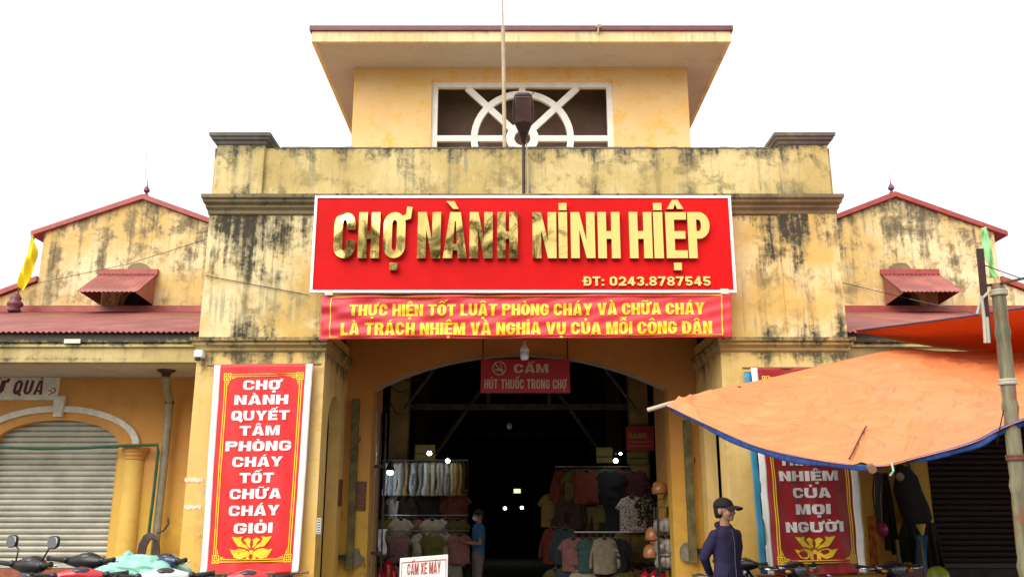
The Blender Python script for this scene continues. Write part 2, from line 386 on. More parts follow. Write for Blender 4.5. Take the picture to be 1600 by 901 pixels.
    if ch == '2': return w, O(stroke(arc(m,.69-t/4,rx,.31-t/4,172,-35,12) + [(t*.75,t*.5)], t), rect(0,0,w,b))
    if ch == '3': return w, O(stroke(arc(m,.75-t/4,rx,ry,165,-90,12), t), stroke(arc(m,.25+t/4,rx,ry,90,-165,12), t))
    if ch == '4': return w, O(rect(w-s*1.5,0,w-s*.5,1), rect(0,.2,w,.2+b), stroke([(s*.45,.2+b*.5),(w-s*1.1,.97)], s*.85))
    if ch == '5': return w, O(rect(.04,1-b,w*.95,1), rect(.04,.48,.04+s,1), stroke(arc(m,.32,rx,.32-t/2,140,-160,14), t))
    if ch == '7': return w, O(rect(0,1-b,w,1), stroke([(w*.32,0),(w-s*.55,1-b*.5)], s))
    if ch == '8':
        q = .27
        return w, [(rrect(.02,.46,w-.02,1,Ro,q), [rrect(.02+s*.9,.46+b*.85,w-.02-s*.9,1-b*.85,ri,.1)]), (rrect(0,0,w,.54,Ro,q), [rrect(s*.9,b*.85,w-s*.9,.54-b*.85,ri,.1)])]
    if ch == '.': return s, O(rect(0,0,s,b))
    if ch == ':': return s, O(rect(0,0,s,b), rect(0,.5,s,.5+b))
    if ch == ',': return s, O([(0,-.12),(s*.5,-.12),(s,b),(0,b)])
    return w*.62, []
def marks(base, comb, w, s, b):
    """the diacritics over, under and beside a letter of width w"""
    out = []; m = w/2; y = 1.07; t = min(s, b)*.8; dx = 0; circ = '\u0302' in comb
    if '\u031b' in comb:
        out.append((stroke([(w-s*.45,.86),(w+s*.28,.9),(w+s*.42,1.12)], s*.6), []))
    if circ:
        k = min(.3, w*.4); out.append(([(m-k,y),(m-k+t*1.0,y),(m,y+.11),(m+k-t*1.0,y),(m+k,y),(m+t*.45,y+.2),(m-t*.45,y+.2)], [])); dx = k*.95; y += .1
    up = .17
    if '\u0301' in comb: out.append(([(m+dx-t*.5,y),(m+dx+t*.35,y),(m+dx+t*1.5,y+up),(m+dx+t*.2,y+up)], []))
    if '\u0300' in comb: out.append(([(m+dx-t*.35,y),(m+dx+t*.5,y),(m+dx-t*.2,y+up),(m+dx-t*1.5,y+up)], []))
    if '\u0309' in comb: out.append((stroke([(m-t*.6,y+.19),(m+t*.15,y+.215),(m+t*.5,y+.14),(m,y+.08),(m,y)], t*.62), []))
    if '\u0303' in comb:
        yy = y + (.12 if circ else .06); k = min(.26, w*.36)
        out.append((stroke([(m-k,yy-.02),(m-k*.5,yy+.06),(m+k*.4,yy),(m+k,yy+.08)], t*.62), []))
    if '\u0307' in comb: out.append((rect(m-s*.5,1.04,m+s*.5,1.04+b*.95), []))
    if '\u0323' in comb: out.append((rect(m-s*.42,-.1-b*.95,m+s*.42,-.1), []))
    return out
def layout(text, w=.62, s=.2, b=.17, gap=.1, space=.36):
    x = 0; out = []
    for ch in text:
        if ch == ' ': x += space; continue
        d = unicodedata.normalize('NFD', ch); base = d[0]
        gw, polys = glyph(base, w, s, b)
        polys = polys + marks(base, d[1:], gw, s, b)
        out += [([(px+x, py) for px, py in o], [[(px+x, py) for px, py in h] for h in hs]) for o, hs in polys]
        x += gw + gap + (s*.32 if '\u031b' in d else 0)
    return out, x - gap
def shape(name, polys, f, m, parent, depth=.004, bevel=0):
    """raised flat lettering or ornament: f(a, b, d) puts drawing point (a, b) at height d above the surface"""
    bm = NB()
    for i, (o, hs) in enumerate(polys):
        e = (i % 5) * .0004
        prism(bm, o, lambda a, b: f(a, b, depth+e), lambda a, b: f(a, b, -.001 if depth < .02 else 0), hs)
    return obj(name, bm, m, parent, bevel=bevel)
def fit(text, x0, x1, y0, h, **k):
    """polygons of a line of text between x0 and x1, baseline y0, cap height h"""
    P, W = layout(text, **k); q = (x1-x0)/W
    return [([(x0+a*q, y0+b*h) for a, b in o], [[(x0+a*q, y0+b*h) for a, b in g] for g in hs]) for o, hs in P]

# ================================================================ GROUND
def sheet(name, x0, x1, y0, y1, z, m):
    bm = NB(); vs = [bm.verts.new(p) for p in ((x0,y0,z),(x1,y0,z),(x1,y1,z),(x0,y1,z))]; bm.faces.new(vs)
    return tag(obj(name, bm, m), kind='structure')
sheet('ground', -250, 250, -250, 250, 0, M_tar)
sheet('pavement', -14, 14, 8.6, 12.58, .004, mat('low_bounce_pavement', (.12, .11, .10), .9, var=.25, scale=2, bump=.4))  # unseen pavement, darkened to cut the light it bounces up
sheet('hall_floor', -3.99, 4.26, 12.6, 46, .008, M_concrete)

# ================================================================ MARKET GATE
XL, XR, GX = -3.995, 4.27, .1375
IL, IR = -2.372, 2.65
gate = empty('market_gate', 'tall yellow market gate of stained plaster with arched entrance and roofed tower on top', 'gate building', (GX, 11, 0))
for s in (-1, 1):
    m = lambda x: GX + s*(x-GX)
    X0, X1 = (XL, IL) if s < 0 else (IR, XR)
    bm = NB(); box(bm, X0, X1, 11, 11.2, 0, 3.74)
    xo = (X0, X0+.2) if s < 0 else (X1-.2, X1)
    box(bm, *xo, 11.2, 12.85, 0, 3.9)
    xi = (X1-.16, X1) if s < 0 else (X0, X0+.16)
    ya, yb, zs, zc = 11.36, 12.22, 2.68, 3.1
    poly = [(11.2,0),(ya,0),(ya,zs)] + [(11.79 - .43*math.cos(R(a)), zs + (zc-zs)*math.sin(R(a))) for a in range(15, 180, 15)] + [(yb,zs),(yb,0),(12.597,0),(12.597,3.9),(11.2,3.9)]
    prism(bm, poly, lambda a, b: (xi[0], a, b), lambda a, b: (xi[1], a, b))
    xb = (X1-.62, X1-.56) if s < 0 else (X0+.56, X0+.62)
    box(bm, *xb, 11.203, 12.597, 0, 3.88)
    obj('pillar', bm, M_pillar, gate)
    bm = NB(); cornice(bm, X0, X1, 11, 12.594, [(.004,3.56),(.03,3.58),(.04,3.61),(.09,3.645),(.09,3.67),(.13,3.69),(.135,3.73),(.0,3.745)], side=.45)
    obj('lower_cornice', bm, M_cornice_low, gate)
    # parapet posts and their caps
    P0, P1 = (XL+.035, XL+.68) if s < 0 else (XR-.68, XR-.035)
    obj('parapet_post', bx(P0, P1, 10.955, 11.33, 5.643, 6.40), M_parapet, gate, bevel=.012)
    bm = NB(); cornice(bm, P0, P1, 10.955, 11.33, [(.003,6.36),(.02,6.375),(.03,6.405),(.06,6.425),(.065,6.45),(.085,6.465),(.09,6.505),(.07,6.52)], back=1)
    obj('post_cap', bm, M_cap, gate)
bm = NB(); box(bm, XL, XR, 11, 11.25, 3.9, 5.41); box(bm, XL, IL, 11, 11.2, 3.74, 3.9); box(bm, IR, XR, 11, 11.2, 3.74, 3.9)
box(bm, XR-.76, XR, 10.975, 11, 3.75, 5.4)
obj('upper_wall', bm, M_upper, gate)
obj('parapet', bx(XL, XR, 11.003, 11.25, 5.41, 6.335), M_parapet, gate)
bm = NB(); rr = random.Random(3)
for i in range(70):                                               # crumbling top edge
    x = XL+.8 + (XR-XL-1.6)*i/70; h = .010 + .010*abs(math.sin(i*.37+math.sin(i*.9))) + rr.random()*.006
    box(bm, x, x+(XR-XL-1.6)/70*.998, 10.996, 11.257, 6.333, 6.333+h)
obj('parapet_coping', bm, M_cap, gate)
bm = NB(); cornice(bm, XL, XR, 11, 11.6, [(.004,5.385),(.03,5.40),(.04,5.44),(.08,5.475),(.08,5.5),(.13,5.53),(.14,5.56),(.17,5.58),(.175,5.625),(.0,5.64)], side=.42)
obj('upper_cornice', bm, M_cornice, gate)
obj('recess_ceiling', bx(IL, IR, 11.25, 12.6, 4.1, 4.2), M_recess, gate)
AX, AH, AS, AR = .12, 2.12, 3.3, .52
Rr = (AH**2+AR**2)/(2*AR); cz = AS+AR-Rr; a0 = math.asin(AH/Rr)
arcp = [(AX + Rr*math.sin(-a0+2*a0*i/40), cz + Rr*math.cos(-a0+2*a0*i/40)) for i in range(41)]
poly = [(IL-.05,0),(AX-AH,0)] + arcp + [(AX+AH,0),(IR+.05,0),(IR+.05,4.15),(IL-.05,4.15)]
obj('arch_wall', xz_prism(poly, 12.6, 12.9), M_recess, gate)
inn = [(AX + (Rr-.022)*math.sin(-a0+2*a0*i/40), cz + (Rr-.022)*math.cos(-a0+2*a0*i/40)) for i in range(41)]
obj('arch_edging', xz_prism(arcp + inn[::-1], 12.597, 12.8), mat('arch_edge_lime', (.40, .30, .20), .9), gate)
bm = NB(); box(bm, XL, XL+.2, 12.85, 16, 0, 5.9); box(bm, XR-.2, XR, 12.85, 16, 0, 5.9); box(bm, XL, XR, 11.25, 16, 5.9, 6.0); box(bm, XL, XL+.2, 11.25, 12.85, 3.9, 5.9); box(bm, XR-.2, XR, 11.25, 12.85, 3.9, 5.9)
obj('gate_block', bm, M_upper, gate)
# tower
TX = .148; T0, T1, TY = TX-2.81, TX+2.81, 13.5
bm = NB()
box(bm, T0, -1.35, TY, TY+.2, 6, 8.87); box(bm, 1.696, T1, TY, TY+.2, 6, 8.87); box(bm, -1.35, 1.696, TY, TY+.2, 8.63, 8.87); box(bm, -1.35, 1.696, TY, TY+.2, 6, 6.5)
box(bm, T0, T0+.2, TY+.2, 17.5, 6, 8.87); box(bm, T1-.2, T1, TY+.2, 17.5, 6, 8.87); box(bm, T0+.2, T1-.2, 17.3, 17.5, 6, 8.87)
obj('tower_wall', bm, M_tower, gate)
obj('tower_room', bx(T0+.21, T1-.21, 14.15, 14.25, 6, 8.86), M_brown, gate)
bm = NB(); box(bm, TX-3.33, TX+3.33, 12.68, 18.3, 8.87, 8.93)
obj('tower_soffit', bm, M_soffit, gate)
bm = NB()
for a in ((TX-3.355,TX+3.355,12.64,12.7),(TX-3.355,TX+3.355,18.28,18.34),(TX-3.355,TX-3.295,12.7,18.28),(TX+3.295,TX+3.355,12.7,18.28)): box(bm, *a, 8.862, 9.045)
obj('tower_fascia', bm, M_tfascia, gate)
bm = NB(); cornice(bm, TX-3.355, TX+3.355, 12.64, 18.34, [(.02,9.045),(.035,9.05),(.035,9.13),(.0,9.135),(-1.2,9.45)], back=1)
roof = obj('tower_roof', bm, M_maroon, gate)
for u in (628, 985):
    p = at(u, 41, 13.0)
    obj('finial', lt((p.x, 13.0, 9.13), [(.035,0),(.05,.02),(.02,.05),(.03,.08),(.008,.12),(.004,.24)], 8), M_maroon, roof)
# pierced window: frame, transom, ring, spokes and hub
win = obj('tower_window', xz_prism([(-1.35,6.5),(1.696,6.5),(1.696,8.63),(-1.35,8.63)], TY+.06, TY+.14, [[(-1.25,6.6),(1.596,6.6),(1.596,8.53),(-1.25,8.53)]]), M_white, gate)
WX, WZ = .173, 7.61
def ringpoly(r, n=48): return [(WX+r*math.cos(2*math.pi*i/n), WZ+r*math.sin(2*math.pi*i/n)) for i in range(n)]
obj('window_ring', xz_prism(ringpoly(.86), TY+.064, TY+.138, [ringpoly(.75)]), M_white, win)
obj('window_hub', xz_prism(ringpoly(.27, 24), TY+.052, TY+.144, [ringpoly(.135, 24)]), M_white, win)
obj('transom', xz_prism([(-1.25,WZ-.05),(WX-.26,WZ-.05),(WX-.26,WZ+.05),(-1.25,WZ+.05)], TY+.068, TY+.134), M_white, win)
obj('transom', xz_prism([(WX+.26,WZ-.05),(1.596,WZ-.05),(1.596,WZ+.05),(WX+.26,WZ+.05)], TY+.068, TY+.134), M_white, win)
for dx, dz in ((-.93, .92), (.93, .92), (-.93, -1.0), (.93, -1.0), (0, .92)):
    d = Vector((dx, dz)).normalized(); k = Vector((-d.y, d.x))*.055; a = Vector((WX, WZ)) + d*.25; b = Vector((WX+dx*1.0, WZ+dz))
    obj('spoke', xz_prism([tuple(a-k), tuple(b-k), tuple(b+k), tuple(a+k)], TY+.072, TY+.13), M_white, win)
tag(obj('floodlight', (lambda bm: (ell(bm, (at(935, 44, 12.55).x, 12.55, 9.1), (.05, .05, .035)), tube(bm, [(at(935,44,12.55).x, 12.55, 9.07), (at(935,44,12.55).x, 12.63, 9.0)], .012), bm)[2])(NB()), M_white), 'tiny white floodlight on the eaves of the tower', 'lamp')

# ================================================================ WINGS AND GABLES, mirrored about the gate
def wing(s):
    X = lambda x: x if s < 0 else 2*GX - x        # x given on the left side
    def bxm(x0, x1, *r): a, b = sorted((X(x0), X(x1))); return bx(a, b, *r)
    side = 'left' if s < 0 else 'right'
    wg = empty('shop_wing', ('yellow market wing with corrugated red roof over a pale roller shutter in a cream arch' if s < 0 else
               'shaded market wing behind the orange awnings with a brown roller shutter toned dark for shade'), 'market wing', (X(-8), 12.6, 0))
    CX, HW, SP, RI = -6.47, .885, 2.5, .36
    e = lambda hw, ri, n=24: [(CX - hw*math.cos(math.pi*i/n), SP + ri*math.sin(math.pi*i/n)) for i in range(n+1)]
    poly = [(-13,0),(CX-HW,0)] + e(HW, RI) + [(CX+HW,0),(-3.8,0),(-3.8,4.0),(-13,4.0)]
    obj('wing_wall', xz_prism([(X(a), b) for a, b in poly], 12.6, 12.85), M_wing, wg)
    # arch band, keystone, half columns
    band = e(1.2, .56) + e(1.1, .47)[::-1]
    obj('arch_band', xz_prism([(X(a), b) for a, b in band], 12.56, 12.6), M_offwhite, wg, bevel=.008)
    obj('keystone', xz_prism([(X(CX-.085),3.2),(X(CX+.085),3.2),(X(CX+.06),2.9),(X(CX-.06),2.9)], 12.53, 12.6), M_offwhite, wg, bevel=.012)
    for cx in (CX-1.15, CX+1.15):
        col = obj('half_column', lt((X(cx), 12.6, 0), [(.16,0),(.16,.95),(.135,1.0),(.125,2.32)], 24), M_wing_low, wg, True)
        obj('capital', lt((X(cx), 12.6, 2.3), [(.128,0),(.14,.01),(.14,.035),(.165,.07),(.165,.09),(.19,.12),(.19,.17)], 24), M_wing, col)
    obj('pilaster', bxm(CX+HW+.03, CX+1.03, 12.58, 12.6, 0, 2.48), M_wing_low, wg)
    obj('plinth', bxm(-13, CX+HW+.06, 12.44, 12.578, 0, .84), M_brick if s < 0 else M_dark, wg)  # right plinth is near-black in place of the awning's shade
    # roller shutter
    ms = mat('roller_shutter_beige', (.50, .49, .40), .45, .1, var=.12, scale=3) if s < 0 else mat('roller_shutter_shaded_brown', (.035, .018, .014), .5, .1, var=.15, scale=3)  # right shutter: its brown is darkened further to imitate awning shade
    bm = NB(); n = 26; z0, z1 = .9, 2.95; prof = []
    for i in range(n):
        za = z0 + (z1-z0)*i/n; h = (z1-z0)/n
        prof += [(12.74, za), (12.715, za+h*.18), (12.705, za+h*.5), (12.72, za+h*.8), (12.76, za+h*.9)]
    V = [[bm.verts.new((X(x), y, z)) for y, z in prof] for x in (CX-HW-.04, CX+HW+.04)]
    for i in range(len(prof)-1): bm.faces.new((V[0][i], V[1][i], V[1][i+1], V[0][i+1]))
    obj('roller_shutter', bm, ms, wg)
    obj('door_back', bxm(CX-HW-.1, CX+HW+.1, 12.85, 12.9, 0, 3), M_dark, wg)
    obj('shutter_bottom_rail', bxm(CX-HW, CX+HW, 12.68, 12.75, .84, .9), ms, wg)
    # canopy: soffit, fascia with dirty ledges, roof sheet
    obj('soffit', bxm(-13, -4.0, 11.24, 12.6, 3.47, 3.53), M_wsoffit, wg)
    bm = bxm(-13, -4.0, 11.2, 11.4, 3.465, 3.66); a, b = sorted((X(-13), X(-4.0)))
    box(bm, a, b, 11.165, 11.4, 3.66, 3.69); box(bm, a, b, 11.185, 11.4, 3.69, 3.72); box(bm, a, b, 11.15, 11.4, 3.72, 3.765)
    obj('fascia', bm, M_wfascia, wg)
    def f(a, b):
        x = -13 + 9.0*a; y = 11.12 + 4.9*b
        return (X(x), y, 3.85 + (5.2-3.85)*b + .011*math.sin(2*math.pi*x/.074))
    rf = obj('roof', thick_sheet(980, 3, f, (0, 0, -.008)), M_roofred, wg, True)
    obj('ridge_flashing', bxm(-13, -4.0, 15.9, 16.0, 5.17, 5.29), M_trimred, rf)
    obj('eaves_board', bxm(-13, -4.0, 11.18, 11.3, 3.765, 3.84), M_darkiron, wg)
    # gable end of the hall behind
    gb = empty('hall_gable', ('stained yellow gable wall with red verge and tin window hood, beside the yellow flag' if s < 0 else
               'stained yellow gable wall with red verge and tin window hood, behind the bamboo pole'), 'gable building', (X(-7.11), 16, 0))
    GZ = .05 if s > 0 else 0
    sl = .74/2.0
    wall = [(-9.8,0),(-5.29,0),(-5.29,6.72),(-7.11,7.40+GZ),(-8.93,6.74),(-8.93,5.75),(-9.8,5.4)]
    ow, oz, orr = -7.05, 5.36, .33
    hole = [(X(ow+orr*math.cos(2*math.pi*i/20)), oz+orr*math.sin(2*math.pi*i/20)) for i in range(20)]
    obj('gable_wall', xz_prism([(X(a), b) for a, b in wall], 16, 16.25, [hole]), M_gable, gb)
    for sg in (-1, 1):
        p = [(X(-7.11),7.40+GZ),(X(-7.11+sg*2.05),6.66),(X(-7.11+sg*2.05),6.75),(X(-7.11),7.50+GZ)]
        obj('verge', xz_prism(p, 15.93, 19), M_trimred, gb)
    obj('low_verge', xz_prism([(X(-8.935),5.77),(X(-12),4.53),(X(-12),4.63),(X(-8.935),5.87)], 15.93, 19), M_trimred, gb)
    obj('low_wall', xz_prism([(X(-9.8),0),(X(-12),0),(X(-12),4.52),(X(-9.8),5.4)], 16.05, 16.25), M_gable, gb)
    obj('ridge_finial', lt((X(-7.11), 16.1, 7.49+GZ), [(.03,0),(.05,.03),(.03,.06),(.02,.08),(.06,.12),(.055,.16),(.02,.22),(.008,.25),(.004,.42)], 10), M_maroon, gb)
    # tin hood over the round vent
    bm = NB(); hx0, hx1 = -7.71, -6.73
    def hf(a, b):
        x = hx0-.05 + (hx1-hx0+.1)*a; y = 15.99 - .82*b
        return (X(x), y, 5.93 - .55*b + .009*math.sin(2*math.pi*x/.082))
    hd = obj('vent_hood', thick_sheet(72, 4, hf, (0,0,-.01)), M_roofred, gb, True)
    for hx in (hx0, hx1):
        obj('hood_cheek', (lambda bm: (prism(bm, [(15.99,5.9),(15.2,5.37),(15.99,5.32)], lambda a,b:(X(hx),a,b), lambda a,b:(X(hx+.012),a,b)), bm)[1])(NB()), M_roofred, hd)
    obj('hood_cap', bxm(hx0-.06, hx1+.06, 15.93, 15.995, 5.9, 6.0), M_trimred, hd)
    rp = [(X(ow+.2*math.cos(math.pi*i/12)), 6.0+.13*math.sin(math.pi*i/12)) for i in range(13)]
    obj('vent_crest', xz_prism(rp, 15.95, 15.997), M_cornice, gb)
    obj('vent_back', bxm(ow-.5, ow+.5, 16.25, 16.3, 4.9, 5.8), M_dark, gb)
    return wg, gb
wing(-1); wing(1)

# ================================================================ HALL INSIDE THE GATE
hall = empty('market_hall', 'dark market hall seen through the arch with steel roof braces', 'hall', (GX, 16, 0))
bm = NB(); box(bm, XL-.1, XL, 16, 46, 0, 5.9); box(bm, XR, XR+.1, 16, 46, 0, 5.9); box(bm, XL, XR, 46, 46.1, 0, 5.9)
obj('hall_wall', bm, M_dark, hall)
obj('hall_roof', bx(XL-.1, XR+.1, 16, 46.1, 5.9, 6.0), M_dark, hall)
for s in (-1, 1):
    for y in (17.2, 21.5, 26):
        obj('hall_column', bx(*sorted((GX+s*2.52, GX+s*2.16)), y, y+.3, 0, 5.9), M_hallcol if y < 18 else M_darkwall, hall)  # far columns get darker plaster, imitating the dimness deeper in
    obj('roof_brace', tb([(GX+s*1.75, 18, 2.6), (GX+s*.8, 18, 3.95)], .045, 6), M_truss, hall)
    obj('roof_brace', tb([(GX+s*2.0, 15.2, 3.3), (GX+s*1.2, 15.2, 4.4)], .03, 6), M_truss, hall)
    obj('truss_post', bx(GX+s*.62-.04, GX+s*.62+.04, 17.96, 18.04, 3.65, 5.9), M_truss, hall)
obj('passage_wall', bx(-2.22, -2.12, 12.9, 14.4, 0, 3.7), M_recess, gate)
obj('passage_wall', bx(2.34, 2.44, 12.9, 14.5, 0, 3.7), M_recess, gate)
obj('tie_beam', bx(-3.9, 4.2, 17.95, 18.05, 3.58, 3.7), M_truss, hall)
obj('tie_beam', bx(-3.9, 4.2, 24.95, 25.05, 3.58, 3.7), M_truss, hall)

# ================================================================ SIGNS
M_gold = NT('mirror_gold')
_p = M_gold.ob(); M_gold.bump(M_gold.noise(_p, 1.6, 1, .4, .3), .3, .09)
M_gold = M_gold.done((.90, .64, .20), .05, 1)
M_goldside = mat('gold_side', (.50, .36, .12), .3, .8)
sb = empty('sign_board', 'big red sign board with raised gold letters naming the market', 'sign', (GX, 10.75, 4.26))
SL, SR, SZ0, SZ1, SY = -2.545, 2.825, 4.265, 5.555, 10.70
obj('panel', bx(SL+.03, SR-.03, SY+.012, SY+.06, SZ0+.03, SZ1-.03), M_signred, sb)
bm = NB()
for a in ((SL,SR,SZ1-.035,SZ1),(SL,SR,SZ0,SZ0+.035),(SL,SL+.035,SZ0+.035,SZ1-.035),(SR-.035,SR,SZ0+.035,SZ1-.035)): box(bm, a[0], a[1], SY, SY+.065, a[2], a[3])
obj('frame', bm, M_frame, sb)
for u in (672, 936, 966, 1118, 526):
    p = at(u, 303, SY); obj('bracket', bx(p.x-.014, p.x+.014, SY+.02, SY+.2, SZ1, SZ1+.035), M_darkiron, sb)
zb, zt = at(0, 404.5, SY).z, at(0, 333, SY).z; CH = zt - zb
rl = random.Random(5)
for ch, u0, u1 in (('C',523,556),('H',561,594),('Ợ',600,634),('N',653,689),('À',693,730),('N',734,770),('H',777,809),('N',832,869),('İ',872.5,886),('N',891.5,929),('H',933.5,968),('H',982.5,1018),('İ',1020.5,1035),('Ệ',1039.5,1072),('P',1074,1108)):
    x0, x1 = at(u0, 370, SY).x, at(u1, 370, SY).x; W = (x1-x0)/CH
    d = unicodedata.normalize('NFD', ch); k = {'A': 1/1.1, 'E': 1/.88}.get(d[0], 1)
    polys = glyph(d[0], W*k, W if d[0] == 'I' else .178, .165)[1] + marks(d[0], d[1:], W, W*.92 if d[0] == 'I' else .19, .165)
    tx, tz = rl.uniform(-.012, .012), rl.uniform(-.01, .006); xm = (x0+x1)/2
    bm = NB()
    for i, (o, hs) in enumerate(polys):
        prism(bm, o, lambda a, b: (x0+a*CH, SY-.055-i*.0005 + (x0+a*CH-xm)*tx + (b-.5)*tz, zb+b*CH), lambda a, b: (x0+a*CH, SY+.0125, zb+b*CH), hs)
    lo = obj('letter', bm, [M_gold, M_goldside], sb)
    for pl in lo.data.polygons:
        pl.material_index = 0 if abs(pl.normal.y) > .9 else 1
zb = at(0, 446, SY).z
x0, x1 = at(912, 440, SY).x, at(1110, 440, SY).x
P = fit('ĐT: 0243.8787545', x0, x1, zb, .12, w=.78, s=.25, b=.2, gap=.13, space=.42)
shape('phone_number', P, lambda a, b, d: (a, SY+.012-d, b), M_gold, sb, .025)
for u, v in ((514, 455), (1132, 453)):
    p = at(u, v, SY); obj('tape', bx(p.x-.05, p.x+.05, SY-.006, SY-.001, p.z-.045, p.z+.02), M_offwhite, sb)

# cloth banner under the board
hb = empty('cloth_banner', 'wide red cloth banner with two lines of yellow capitals hung below the sign board', 'banner', (GX, 10.72, 3.69))
ctl, ctr, cbl, cbr = at(503, 461, 10.72), at(1142, 457.5, 10.72), at(499.5, 529, 10.72), at(1144, 526, 10.72)
def hbf(a, b, d=0):
    """a, b in 0..1 across and up"""
    p = (cbl*(1-a) + cbr*a)*(1-b) + (ctl*(1-a) + ctr*a)*b
    sag = .012*math.sin(math.pi*a)
    e = min(a, 1-a)
    y = .010*math.sin(9*a*6.28/3 + 5*b) + .013*math.sin((b*2.2 + a*5.5)*6.28)*(.35+.65*math.exp(-e*6)) + .007*math.sin((b*3.7 - a*9)*6.28 + 1) + .008*math.sin(31*a + 14*b)
    return Vector((p.x, p.y + y*.75 - d, p.z - sag*(.3+b*.2)))
obj('cloth', thick_sheet(260, 34, hbf, (0, .004, 0)), M_redcloth2, hb, True)
def sub(polys, step):
    """split long edges so lettering follows the folds"""
    def f(l):
        o = []
        for i, p in enumerate(l):
            q = l[(i+1) % len(l)]; n = max(1, int(math.hypot(q[0]-p[0], q[1]-p[1])/step))
            o += [(p[0]+(q[0]-p[0])*k/n, p[1]+(q[1]-p[1])*k/n) for k in range(n)]
        return o
    return [(f(o), [f(h) for h in hs]) for o, hs in polys]
def banner_text(name, txt, a0, a1, b0, h, f, m, parent, depth=.006, **k):
    return shape(name, sub(fit(txt, a0, a1, b0, h, **k), .02), f, m, parent, depth)
uW, vH = 1142-501, 68.0
for txt, u0, u1, vb, vt in (('THỰC HIỆN TỐT LUẬT PHÒNG CHÁY VÀ CHỮA CHÁY', 545, 1100, 492, 473.5), ('LÀ TRÁCH NHIỆM VÀ NGHĨA VỤ CỦA MỖI CÔNG DÂN', 533, 1111, 521.5, 502.5)):
    a0, a1 = (u0-501)/uW, (u1-501)/uW; asp = vH/uW
    b0, h = 1-(vb-459.5)/vH, (vb-vt)/vH
    P = fit(txt, a0, a1, 0, h*asp, w=.66, s=.245, b=.185, gap=.07, space=.3)
    P = [([(x, b0+y/asp) for x, y in o], [[(x, b0+y/asp) for x, y in g] for g in hs]) for o, hs in P]
    q = []
    for o, hs in P:                                             # fit() set the width; bring the height to the measured caps
        q.append((o, hs))
    shape('lettering', sub(q, .012), hbf, M_yellowprint, hb, .007)
def frame_poly(a0, a1, b0, b1, ta, tbb): return [(rect(a0, b0, a0+ta, b1), []), (rect(a1-ta, b0, a1, b1), []), (rect(a0+ta, b0, a1-ta, b0+tbb), []), (rect(a0+ta, b1-tbb, a1-ta, b1), [])]
shape('border', sub([(rect(.022,.05,.0245,.95), []), (rect(.9755,.05,.978,.95), []), (rect(.0245,.05,.9755,.068), []), (rect(.0245,.945,.9755,.96), [])], .012), hbf, M_yellowprint, hb, .006)
for a, b in ((0, 0), (1, 0), (0, 1), (1, 1)):
    p = hbf(a, b); obj('tie', tb([p, p + Vector((-.05 if a == 0 else .05, .2, .04))], .006, 5), M_rope, hb)

